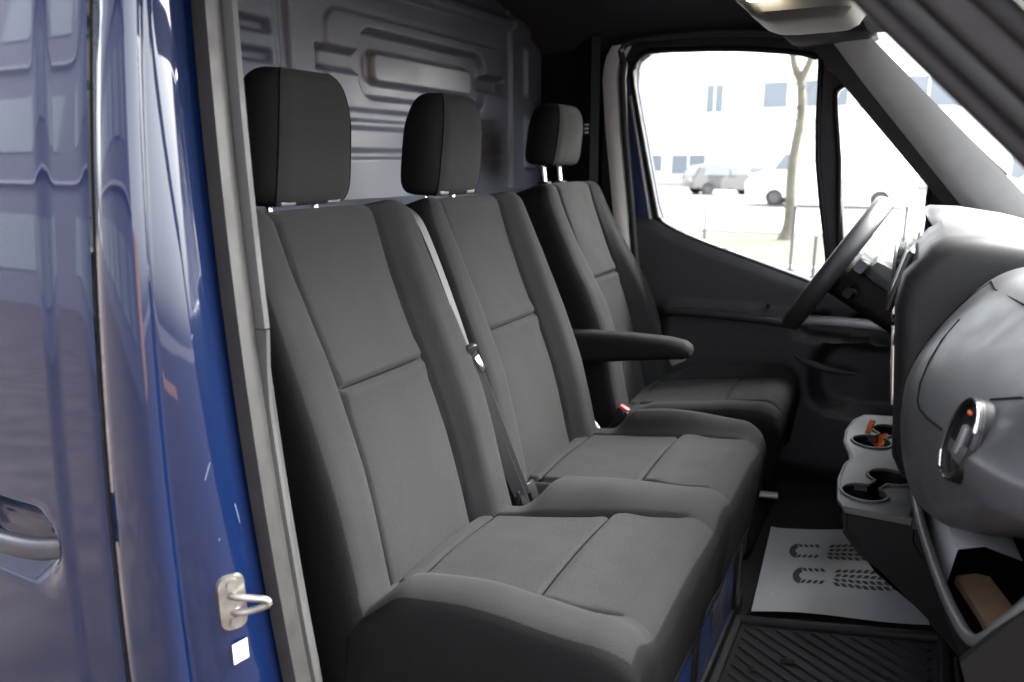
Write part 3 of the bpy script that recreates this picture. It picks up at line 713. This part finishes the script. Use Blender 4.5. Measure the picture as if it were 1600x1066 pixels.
# dash top and instrument hood
loops = []
for i in range(13):
    y = 1.36 + 1.02 * i / 12; e_ = (.10, .02, 0)[min(i, 2)]
    loops.append([(.72, y, 1.47 - e_ * .4), (.45, y, 1.515 - e_ * .4), (.25, y, 1.545 - e_ * .4), (.13, y, 1.552 - e_ * .4), (.07 + e_ * .3, y, 1.54 - e_ * .4), (.05 + e_ * .3, y, 1.52 - e_ * .4), (.10, y, 1.44), (.15, y, 1.2), (.72, y, 1.2)])
loft('dash_top', loops, 'plastic_dash', da, sharp=45)
loops = []
for i in range(17):
    t = i / 16; y = 1.78 + .52 * t; a = math.sin(math.pi * t) ** .45
    zt = 1.535 + .062 * a; x0 = .075 - .055 * a
    loops.append([(.42, y, 1.515), (.30, y, zt - .045), (.18, y, zt - .014), (.09, y, zt), (x0 + .012, y, zt + .001), (x0, y, zt - .006), (x0 + .004, y, zt - .016), (.09, y, zt - .026), (.18, y, 1.50), (.42, y, 1.49)])
loft('instrument_hood', loops, 'plastic_dash', da, sharp=45)
plate('instrument_panel', [(1.82, 1.40), (2.27, 1.40), (2.27, 1.54), (2.2, 1.575), (1.9, 1.575), (1.82, 1.54)], [], 'x', .105, .115, 'plastic_gloss', da)
box('driver_dash', (.22, 2.07, 1.30), (.24, .58, .34), 'plastic', da, .05)
tube('vent_ring', [Vector((.02, 2.34, 1.47)) + Vector((0, .04 * math.cos(a), .04 * math.sin(a))) for a in A], .004, 'satin', da, True, 6, up=(1, 0, 0))
# cup-holder console
ZC = 1.10
def disc(cx, cy, r, n=28): return [(cx + r * math.cos(2 * math.pi * i / n), cy + r * math.sin(2 * math.pi * i / n)) for i in range(n)]
def eight(cx, cy, dx, dy, r, n=20):
    """outline of two overlapping circles"""
    a = math.atan2(dy, dx); d = math.hypot(dx, dy); h = math.acos(min(1, d / r)) if d < r else .3
    P = []
    for s, c0 in ((1, a), (-1, a + math.pi)):
        for i in range(n + 1):
            th = c0 - (math.pi - h) + 2 * (math.pi - h) * i / n
            P.append((cx + s * dx + r * math.cos(th), cy + s * dy + r * math.sin(th)))
    return P
co = thing('cupholder_console', 'grey cup holder console with two cup wells, jutting from the centre dash', 'console', (0, 1.65, 1.0))
def slopez(V_): 
    return V_
po = [(-.050, 1.370), (-.062, 1.40), (-.070, 1.50), (-.066, 1.58), (-.058, 1.615), (-.062, 1.65), (-.078, 1.72), (-.080, 1.80), (-.070, 1.88), (-.05, 1.93), (.07, 1.97), (.07, 1.40), (.055, 1.370)]
e1 = eight(-.004, 1.495, .020, .050, .040); e2 = eight(-.008, 1.785, .018, .048, .040)
top = plate('top_panel', po, [e1, e2], 'z', ZC - .012, ZC, 'panel_grey', co)
for e in (e1, e2):
    tube('well_rim', [(x, y, ZC + .001) for x, y in e], .0035, 'lip_grey', co, True, 6)
    cxx = sum(p[0] for p in e) / len(e); cyy = sum(p[1] for p in e) / len(e)
    loft('cup_well', [[(x, y, ZC - .002) for x, y in e], [(cxx + (x - cxx) * .9, cyy + (y - cyy) * .9, ZC - .07) for x, y in e], [(cxx + (x - cxx) * .1, cyy + (y - cyy) * .1, ZC - .071) for x, y in e]], 'plastic_gloss', co, False)
tube('panel_edge', [(x, y, ZC - .004) for x, y in po[:11]], .005, 'lip_grey', co, False, 8)
side = [[(x * 1.0 + .004, y + .002, ZC - .010), (x + .006, y + .004, ZC - .045), (x + .06, y + .01, ZC - .12), (x + .17, y + .02, ZC - .20)] for x, y in po[::-1]]
loft('console_body', side, 'plastic', co, False, False)
plate('console_cheek', [(-.054, 1.088), (-.050, 1.045), (-.02, 1.01), (.02, .985), (.10, .915), (.30, .70), (.5, .7), (.5, 1.17), (.06, 1.165), (.05, 1.088)], [], 'y', 1.378, 1.39, 'plastic', co)
plate('console_cheek', [(-.054, 1.088), (-.050, 1.045), (-.02, 1.01), (.02, .985), (.10, .915), (.30, .70), (.5, .7), (.5, 1.17), (.06, 1.165), (.05, 1.088)], [], 'y', 1.93, 1.945, 'plastic', co)
# orange sachet in the far well
sc_ = thing('orange_wrapper', 'crumpled orange wrapper lying in the far cup well', 'wrapper', (-.02, 1.78, 1.07))
V = []; F = []
for i in range(7):
    for j in range(4):
        V.append((-.055 + .014 * i, 1.775 + .012 * j + .006 * math.sin(i * 1.9), 1.083 + .012 * math.sin(i * 1.3 + j) + .006 * (j % 2)))
for i in range(6):
    for j in range(3): F.append([i * 4 + j, i * 4 + 4 + j, i * 4 + 5 + j, i * 4 + 1 + j])
obj('sheet', V, F, 'orange', sc_, False)
box('flap', (-.035, 1.80, 1.108), (.012, .006, .05), 'orange', sc_, .002, Matrix.Rotation(R(14), 3, 'Y'))

# things in the tray
rl = thing('cardboard_sleeve', 'brown cardboard sleeve lying in the dashboard tray', 'cardboard', (.13, 1.0, 1.13))
ax = [Vector((.128, 1.14, 1.128)), Vector((.150, 1.02, 1.143)), Vector((.172, .89, 1.152))]
sec_ = [(-.020, -.004), (.019, -.008), (.021, .003), (.004, .009), (-.019, .007)]
loft('sleeve_wall', [[p + Vector((a, 0, b * k + a * .35)) for a, b in sec_] for p, k in ((ax[0], 1), (ax[1], .8), (ax[2], 1.1))], 'cardboard', rl, False, sharp=25)
loft('sleeve_lining', [[p + Vector((a * .94, 0, b * k * .9 + a * .33)) for a, b in sec_] for p, k in ((ax[0], 1), (ax[1], .8), (ax[2], 1.1))], 'cardboard', rl, False, sharp=25)
plate('tray_side', [(.056, 1.10), (.6, 1.05), (.6, 1.36), (.10, 1.30), (.056, 1.18)], [], 'y', 1.332, 1.338, 'seal', da)
pp = thing('folded_paper', 'folded white paper standing in the far end of the dashboard tray', 'paper', (.10, 1.2, 1.12))
loft('sheet', [[(.066, 1.315, 1.13), (.098, 1.12, 1.125)], [(.075, 1.315, 1.185), (.105, 1.12, 1.178)], [(.105, 1.31, 1.20), (.135, 1.12, 1.19)], [(.16, 1.31, 1.19), (.18, 1.12, 1.18)]], 'white', pp, False, False)

# ------------------------------------------------------------------ STEERING WHEEL
swc = Vector((-.160, 2.07, 1.440)); sn = Vector((-.857, 0, .516)).normalized(); su = Vector((.516, 0, .857)).normalized(); sy_ = Vector((0, 1, 0))
st_w = thing('steering_wheel', 'black leather steering wheel with silver lower spoke before the driver seat', 'steering wheel', tuple(swc))
RW = .184
rimp = []
for i in range(72):
    a = 2 * math.pi * i / 72; x = math.cos(a) * RW; y = math.sin(a) * RW
    if y < -.165: y = -.165 - (abs(y) - .165) * .3
    rimp.append(swc + sy_ * x + su * y)
sweep('rim', rimp, circ(.016, 14, .024), 'plastic_wheel', st_w, up=sn, closed=True, sharp=60)
lo = [swc + sy_ * (.075 * math.cos(a)) + su * (.062 * math.sin(a) - .005) for a in A]
loft('hub', [[p - sn * .035 for p in lo], [p + sn * .002 for p in lo], [swc + (p - swc) * .85 + sn * .014 for p in lo], [swc + (p - swc) * .3 + sn * .018 for p in lo]], 'plastic', st_w)
for s in (-1, 1):
    sweep('spoke', [swc + sy_ * s * .06 - sn * .012, swc + sy_ * s * .12 - sn * .012 - su * .004, swc + sy_ * s * .178 - sn * .004 - su * .006], rr(.024, .010, .006, 3), 'plastic_gloss', st_w, up=sn)
    box('spoke_buttons', swc + sy_ * s * .10 + sn * .0, (.012, .05, .032), 'silver', st_w, .004, Matrix((sn, sy_, su)).transposed())
sweep('spoke', [swc - su * .05 - sn * .012, swc - su * .11 - sn * .010, swc - su * .162], rr(.035, .007, .004, 3), 'silver', st_w, up=sn)
cl = thing('steering_column', 'black steering column with control stalks behind the wheel', 'steering column', (.05, 2.07, 1.36))
sweep('shroud', [swc - sn * .035, swc - sn * .09, swc - sn * .20], rr(.062, .055, .03, 4), 'plastic', cl, up=(0, 1, 0))
sweep('stalk', [swc - sn * .06 - sy_ * .05 + su * .03, swc - sn * .055 - sy_ * .12 + su * .05, swc - sn * .045 - sy_ * .19 + su * .055], rr(.014, .011, .006, 3), 'plastic_gloss', cl, up=sn)
sweep('stalk', [swc - sn * .07 - sy_ * .05 - su * .02, swc - sn * .07 - sy_ * .11 - su * .02, swc - sn * .06 - sy_ * .15 - su * .015], rr(.012, .010, .006, 3), 'plastic', cl, up=sn)
box('cowl', swc - sn * .12 + su * .05, (.12, .16, .06), 'panel_grey', cl, .025, Matrix((sn, sy_, su)).transposed())

# ------------------------------------------------------------------ OVERHEAD CONSOLE
oc = thing('overhead_console', 'beige overhead console with a lit cabin lamp at the top edge', 'console', (-.24, 1.6, 1.95))
loops = []
for z, x0, x1, y0, y1, r in ((1.952, -.275, -.160, 1.57, 1.74, .03), (1.955, -.290, -.148, 1.555, 1.755, .03), (1.966, -.312, -.136, 1.53, 1.78, .03), (1.985, -.328, -.128, 1.515, 1.80, .03), (1.989, -.336, -.122, 1.505, 1.81, .03), (2.06, -.36, -.11, 1.49, 1.84, .04), (2.22, -.37, -.10, 1.48, 1.85, .04)):
    loops.append([((x0 + x1) / 2 + a, (y0 + y1) / 2 + b, z) for a, b in rr((x1 - x0) / 2, (y1 - y0) / 2, r, 6)])
loft('housing', loops, 'console_grey', oc, sharp=25)
box('lamp', (-.278, 1.497, 1.988), (.066, .03, .016), 'lamp_lens', oc, .008)
box('lamp_bezel', (-.235, 1.503, 2.000), (.20, .03, .030), 'console_grey', oc, .01)
box('switch', (-.19, 1.487, 1.995), (.05, .012, .012), 'trim_dark', oc, .004)

# ------------------------------------------------------------------ FLOOR MATS
FZ = .68
fz = lambda x: FZ + .21 * max(0, x + .24)
loft('toe_board', [[(-.24, y, FZ - .02), (-.24, y, FZ + .001), (.0, y, fz(.0)), (.3, y, fz(.3)), (.62, y, 1.1), (.62, y, FZ - .02)] for y in (.63, 2.40)], 'carpet', van)
rm = thing('rubber_floor_mat', 'black ribbed rubber floor mat in the passenger footwell', 'floor mat', (-.05, 1.1, FZ))
def slab(name, x0, x1, y0, y1, t0, t1, mat, parent, n=10):
    return loft(name, [[(x, y0, fz(x) + t0), (x, y0, fz(x) + t1), (x, y1, fz(x) + t1), (x, y1, fz(x) + t0)] for x in [x0 + (x1 - x0) * i / n for i in range(n + 1)]], mat, parent)
slab('mat_sheet', -.252, .148, .67, 1.575, .002, .012, 'rubber', rm)
for P_ in ([(-.25, .68), (-.25, 1.565)], [(-.25 + .0395 * i, 1.565) for i in range(11)], [(.145, 1.565), (.145, .68)]):
    sweep('mat_rim', [(x, y, fz(x) + .014) for x, y in P_], rr(.011, .010, .006, 3), 'rubber', rm)
for i in range(44):
    c = -.55 + i * .033                         # diagonal ribs, clipped to the mat
    P = []
    for k in range(60):
        x = -.225 + .345 * k / 59; y = 1.10 + c + (x + .05) * -.9
        if .72 < y < 1.545: P.append((x, y, fz(x) + .0125))
    if len(P) > 3:
        sweep('rib', [P[0], P[-1]], [(-.007, 0), (-.004, .003), (.004, .003), (.007, 0)], 'rubber', rm)
pm = thing('paper_floor_mat', 'white paper floor mat printed with two grey shoe soles', 'paper mat', (-.06, 1.85, FZ))
V = []; F = []
c00, c10, c11, c01 = Vector((-.228, 1.602, 0)), Vector((.122, 1.612, 0)), Vector((.095, 2.065, 0)), Vector((-.258, 2.055, 0))
def pm_pt(u, v, lift=0):
    p = c00.lerp(c10, u).lerp(c01.lerp(c11, u), v); p.z = fz(p.x) + .018 + .004 * math.sin(u * 5) * math.sin(v * 4 + 1) + .002 * sst(.12, 0, v) * math.sin(u * 6) + lift; return p
for j in range(21):
    for i in range(21): V.append(pm_pt(i / 20, j / 20))
for j in range(20):
    for i in range(20): F.append([j * 21 + i, j * 21 + i + 1, (j + 1) * 21 + i + 1, (j + 1) * 21 + i])
pmo = obj('sheet', V, F, 'paper', pm, True)
def sole(u0, v0, sgn):
    V = []; F = []
    def bar(a, b, la, wb, sk):
        """slanted lug: length la along u, width wb along v, skew sk"""
        n0 = len(V)
        for x, y in ((-la, -wb), (la, -wb), (la, wb), (-la, wb)): V.append(pm_pt(u0 + (a + x + sk * y) * 1.12, v0 + (b + y) * 1.12, .0006))
        F.append([n0, n0 + 1, n0 + 2, n0 + 3])
    def arc(a, b, r0, r1, rv, t0, t1, n=10):
        n0 = len(V)
        for i in range(n + 1):
            t = R(t0 + (t1 - t0) * i / n)
            for r in (r0, r1): V.append(pm_pt(u0 + (a + r * math.cos(t)) * 1.12, v0 + (b + r * rv * math.sin(t)) * 1.12, .0006))
        for i in range(n): F.append([n0 + 2 * i, n0 + 2 * i + 1, n0 + 2 * i + 3, n0 + 2 * i + 2])
    arc(.055, 0, .022, .060, 1.5, 105, 255)                      # heel crescent
    for k in range(4):
        for sg in (-1, 1): bar(.060 + .034 * k, sg * .062, .011, .017, sg * -.45)
    for k in range(8):
        wd = 1.0 - .03 * abs(k - 4)
        for r_, hw_ in ((-.082, .017), (-.034, .015), (.018, .015), (.070, .017)): bar(.245 + .038 * k + .006 * (r_ > 0), r_ * wd, .0135, hw_, .55 if r_ > 0 else -.55)
    arc(.545, 0, .034, .052, 1.6, -100, 100); arc(.545, 0, .004, .018, 1.6, 0, 360, 14)
    return tag(obj('shoe_print', V, F, 'ink', pmo, False), kind='stuff')
sole(.22, .39, 1); sole(.17, .70, 1)
for u, v in ((.10, .16), (.07, .93)):
    obj('small_print', [pm_pt(u + a, v + b, .0006) for a, b in ((0, 0), (.02, 0), (.02, .05), (0, .05))], [[0, 1, 2, 3]], 'ink_pale', pmo, False)
def dirt(x, y, s, lab):
    t = thing('dirt_clump', lab, 'dirt', (x, y, fz(x) + .016), 'dirt clumps on the rubber mat'); b = bmesh.new(); bmesh.ops.create_icosphere(b, subdivisions=2, radius=1)
    for v in b.verts:
        k = random.uniform(.6, 1.2); v.co = Vector((x + v.co.x * s * k, y + v.co.y * s * .6 * k, fz(x) + .018 + v.co.z * .004 * k))
    from_bm('clump', b, 'dirt', t, False)
dirt(-.125, 1.425, .018, 'largest dark clump of dirt on the rubber floor mat')
dirt(-.185, 1.385, .010, 'small dark clump of dirt left of the largest one on the mat')
dirt(-.205, 1.325, .012, 'dark clump of dirt near the seat edge of the rubber mat')
# scuff ribs of the step moulding at the right of the mat
for k in range(2):
    tube('step_rib', catmull([(.165 + .035 * k, 1.50, fz(.165) + .012), (.168 + .035 * k, 1.40, fz(.17) + .012), (.18 + .035 * k, 1.2, fz(.18) + .012), (.20 + .035 * k, .9, fz(.2) + .012)], 5), .006, 'trim_dark', van)
lv = thing('seat_lever', 'silver seat lever on the floor between the seats', 'lever', (-.28, 2.0, .80))
sweep('lever_bar', [(-.31, 1.94, .835), (-.27, 1.945, .838), (-.235, 1.95, .84)], rr(.012, .006, .005, 3), 'satin', lv)
box('lever_mount', (-.33, 1.93, .82), (.04, .03, .05), 'plastic', lv, .01)
box('tunnel_cover', (-.47, 1.83, .74), (.36, .26, .12), 'carpet', van, .03)

# ------------------------------------------------------------------ OUTDOOR THINGS
def wpart(parent, x0, x1, z0, z1, y, bars=1):
    f = plate('window', [(x0, z0), (x1, z0), (x1, z1), (x0, z1)], [], 'y', y - .02, y + .02, 'window_dark', parent)
    fr = .07; 
    plate('frame', [(x0 - fr, z0 - fr), (x1 + fr, z0 - fr), (x1 + fr, z1 + fr), (x0 - fr, z1 + fr)], [[(x0 + .01, z0 + .01), (x1 - .01, z0 + .01), (x1 - .01, z1 - .01), (x0 + .01, z1 - .01)]], 'y', y - .06, y + .03, 'frame_white', f)
    for k in range(bars):
        xm = x0 + (x1 - x0) * (k + 1) / (bars + 1); box('mullion', (xm, y - .04, (z0 + z1) / 2), (.08, .05, z1 - z0), 'frame_white', f, .005)
bd = thing('office_building', 'long white office building across the road, seen through the driver window', 'building', (-8, 56, 0))
box('wall', (-6, 58, 6), (70, 3.9, 12), 'facade', bd, .02)
for x0, x1, z0, z1, b in ((-18.4, -16.9, .9, 2.1, 0), (-16.2, -13.7, .7, 2.1, 1), (-10.0, -8.4, 5.2, 6.9, 0), (-13.9, -12.7, 5.0, 6.9, 1), (-7.6, -3.2, .8, 2.0, 2), (-2.6, 2.9, .6, 2.1, 2), (-3.9, 2.0, 5.0, 6.9, 2), (-7.4, -4.6, 5.2, 6.9, 1), (5, 10, .6, 2.1, 2), (5, 10, 5, 6.9, 2)):
    wpart(bd, x0, x1, z0, z1, 56.0, b)
box('parapet', (-6, 57.9, 12.15), (70.4, 4.1, .3), 'frame_white', bd, .02)
box('plinth', (-6, 55.98, .2), (70.2, .1, .4), 'curb', bd, .02)

# tree
tr = thing('street_tree', 'bare forked young tree standing on the grass strip', 'tree', (-2.40, 17.3, 0))
tp = Vector((-2.40, 17.3, 0))
trunk = catmull([tp, tp + Vector((.05, 0, .5)), tp + Vector((.02, 0, 1.6)), tp + Vector((.10, .05, 2.6)), tp + Vector((.04, 0, 3.35))], 5)
tube('trunk', trunk, .12, 'bark', tr, n=12, up=(0, 1, 0), scale=[1.5 - .4 * min(1, i / 4) - .45 * i / len(trunk) for i in range(len(trunk))])
limbs = [[(.04, 0, 3.3), (-.14, 0, 3.75), (-.22, .1, 4.6), (-.10, .1, 5.8)], [(.04, 0, 3.3), (.22, 0, 3.8), (.38, .1, 4.8), (.50, 0, 6.2)], [(-.14, 0, 3.75), (-.35, 0, 4.1), (-.40, .1, 4.7)], [(.02, 0, 2.75), (.10, -.1, 2.95), (.14, -.1, 3.2)]]
for j, l in enumerate(limbs):
    P = catmull([tp + Vector(p) for p in l], 6); tube('branch', P, .085 if j < 2 else .04, 'bark', tr, n=8, up=(0, 1, 0), scale=[1 - .6 * i / len(P) for i in range(len(P))])
for k in range(9):
    z = 2.2 + .24 * k; a = k * 2.4; b0 = tp + Vector((.06, 0, z)) if z < 3.3 else tp + Vector((-.17 if k % 2 else .3, .05, z))
    tube('branch', catmull([b0, b0 + Vector((.25 * math.cos(a), .2 * math.sin(a), .22)), b0 + Vector((.5 * math.cos(a), .3 * math.sin(a), .62))], 4), .018, 'bark', tr, n=6, up=(0, 1, 0), scale=[1 - .7 * i / 8 for i in range(9)])
V = []; F = []
for k in range(70):
    b = tp + Vector((random.uniform(-.9, .9), random.uniform(-.8, .8), random.uniform(4.6, 6.6))); e = b + Vector((random.uniform(-.4, .4), random.uniform(-.4, .4), random.uniform(.3, .8)))
    s = Vector((.008, .004, 0)); n0 = len(V); V += [b - s, b + s, e]; F.append([n0, n0 + 1, n0 + 2])
obj('crown_twigs', V, F, 'bark', tr, False)['kind'] = 'stuff'
tr2 = thing('street_tree', 'slender young tree with a low fork before the large office windows', 'tree', (.35, 24.0, 0))
t2 = Vector((.35, 31.0, 0)); tr2.location = t2; ORG[tr2] = t2.copy()
tube('trunk', [t2, t2 + Vector((.02, 0, 1.0)), t2 + Vector((0, 0, 1.7))], .07, 'bark', tr2)
for dx in (-.5, .5): tube('branch', catmull([t2 + Vector((0, 0, 1.65)), t2 + Vector((dx * .5, 0, 2.0)), t2 + Vector((dx, 0, 2.9))], 4), .05, 'bark', tr2)
# slim posts at the lawn edge
for x, y, h, lab in ((-1.62, 12.45, 1.02, 'tallest slim dark post on the lawn edge, in front of the tree'), (-1.22, 11.9, .62, 'short slim post right of the tallest one, left of the window divider'), (-3.75, 15.6, .80, 'slim dark post at the left of the lawn, seen above the door sill'), (-.10, 14.6, .95, 'slim dark post seen in the quarter light behind the steering wheel'), (-3.35, 11.6, .62, 'short dark post just showing over the door sill at far left')):
    o = thing('lawn_post', lab, 'post', (x, y, 0), 'slim posts along the lawn')
    tube('shaft', [(x, y, 0), (x, y, h * .97)], .028, 'post', o); tube('cap', [(x, y, h * .97), (x, y, h)], .034, 'post', o); tube('foot', [(x, y, 0), (x, y, .03)], .06, 'post', o)

def car(name, label, cat, x, y, length, width, prof_, cab, mat, yaw=0, wheels=True):
    """side profile (l, z) swept across the width with tumblehome; glasshouse and wheels as parts"""
    t = thing(name, label, cat, (x, y, 0), 'vehicles parked across the road'); rz = Matrix.Rotation(R(yaw), 3, 'Z')
    W = lambda l, a, z: Vector((x, y, 0)) + rz @ Vector((l, a, z))
    loops = []
    for f in (-1, -.92, 0, .92, 1):
        k = .93 if abs(f) == 1 else 1
        loops.append([W(l * (1 if abs(f) < 1 else .985), f * width / 2 * (1 - .06 * max(0, z - .8)), .25 + (z - .25) * k) for l, z in prof_])
    body = loft('body', loops, mat, t, sharp=30)
    for f in (-1, 1):
        for c in cab['side']:
            loft('side_window', [[W(l, f * (width / 2 * (1 - .06 * max(0, z - .8)) + d), z) for l, z in c] for d in (-.01, .004)], 'window_dark', t)
    for c in cab['end']:
        (l0, z0), (l1, z1), d = c
        loft('end_window', [[W(l0 + d * .01, -width * .42, z0), W(l0 + d * .01, width * .42, z0), W(l1 + d * .01, width * .38, z1), W(l1 + d * .01, -width * .38, z1)], [W(l0 - d * .03, -width * .42, z0), W(l0 - d * .03, width * .42, z0), W(l1 - d * .03, width * .38, z1), W(l1 - d * .03, -width * .38, z1)]], 'window_dark', t)
    for l in (-length * .31, length * .31):
        for f in (-1, 1):
            wv = tube('wheel', [W(l, f * (width / 2 - .22), .32), W(l, f * (width / 2 + .005), .32)], .32, 'tyre', t, n=20)
            tube('rim', [W(l, f * (width / 2 - .02), .32), W(l, f * (width / 2 + .012), .32)], .20, 'car_silver', wv, n=16)
    for f in (-.36, .36): box('tail_light', W(-length / 2 + .02, f * width * 2 * .58, .85), (.06, .06, .2), 'dark_red', t, .01)
    return t
L = 4.1
hatch = [(-L / 2, .35), (-L / 2 - .02, .7), (-L / 2 + .05, .95), (-L / 2 + .35, 1.42), (-.9, 1.5), (.2, 1.48), (1.0, 1.02), (L / 2 - .1, .85), (L / 2, .6), (L / 2 - .05, .3), (0, .25)]
hcab = {'side': [[(-1.5, 1.0), (-1.4, 1.36), (-.2, 1.42), (-.2, .98)], [(-.1, .98), (-.1, 1.42), (.2, 1.41), (.8, 1.03)]], 'end': [((-L / 2 + .09, 1.0), (-L / 2 + .32, 1.38), -1), ((.96, 1.06), (.26, 1.45), 1)]}
car('parked_car', 'dark silver hatchback parked across the road, left of the white van', 'car', -8.7, 40.0, L, 1.78, hatch, hcab, 'car_silver', 35)
car('parked_car', 'pale hatchback parked just right of the dark silver one', 'car', -6.3, 42.5, L, 1.78, hatch, hcab, 'car_white', 60)
L2 = 5.9
vanp = [(-L2 / 2, .4), (-L2 / 2 - .01, 2.3), (-L2 / 2 + .15, 2.42), (1.0, 2.42), (1.55, 2.25), (2.2, 1.35), (2.75, 1.15), (L2 / 2, .85), (L2 / 2 - .02, .4), (0, .3)]
vcab = {'side': [[(1.0, 1.35), (1.0, 1.95), (1.55, 1.95), (1.95, 1.35)]], 'end': [((2.18, 1.38), (1.60, 2.16), 1)]}
car('parked_van', 'white panel van parked behind the tree across the road', 'van', -2.95, 31.5, L2, 1.95, vanp, vcab, 'car_white', 180)
car('parked_van', 'white van parked in view of the quarter light', 'van', 5.9, 30.5, L2, 1.95, vanp, vcab, 'car_white', 180)

# building on the photographer's side, mirrored in the paint
bb = thing('facing_building', 'pale building behind the photographer, mirrored in the blue paint', 'building', (-12, -10, 0))
box('wall', (-20.5, -12, 6.5), (49, 3.9, 13), 'facade_back', bb, .02)
box('brick_band', (7.6, -11.4, 1.6), (6, 3.9, 3.2), 'orange_wall', bb, .02)
for i in range(9):
    for z0, z1 in ((1.0, 2.6), (4.4, 6.0), (7.8, 9.4)):
        x0 = -40 + i * 4.6; f = plate('window', [(x0, z0), (x0 + 3.2, z0), (x0 + 3.2, z1), (x0, z1)], [], 'y', -10.06, -10.0, 'window_dark', bb)
for z in (3.5, 6.9, 10.3): box('cornice', (-20.5, -10.0, z), (49.2, .25, .10), 'facade_edge', bb, .02)
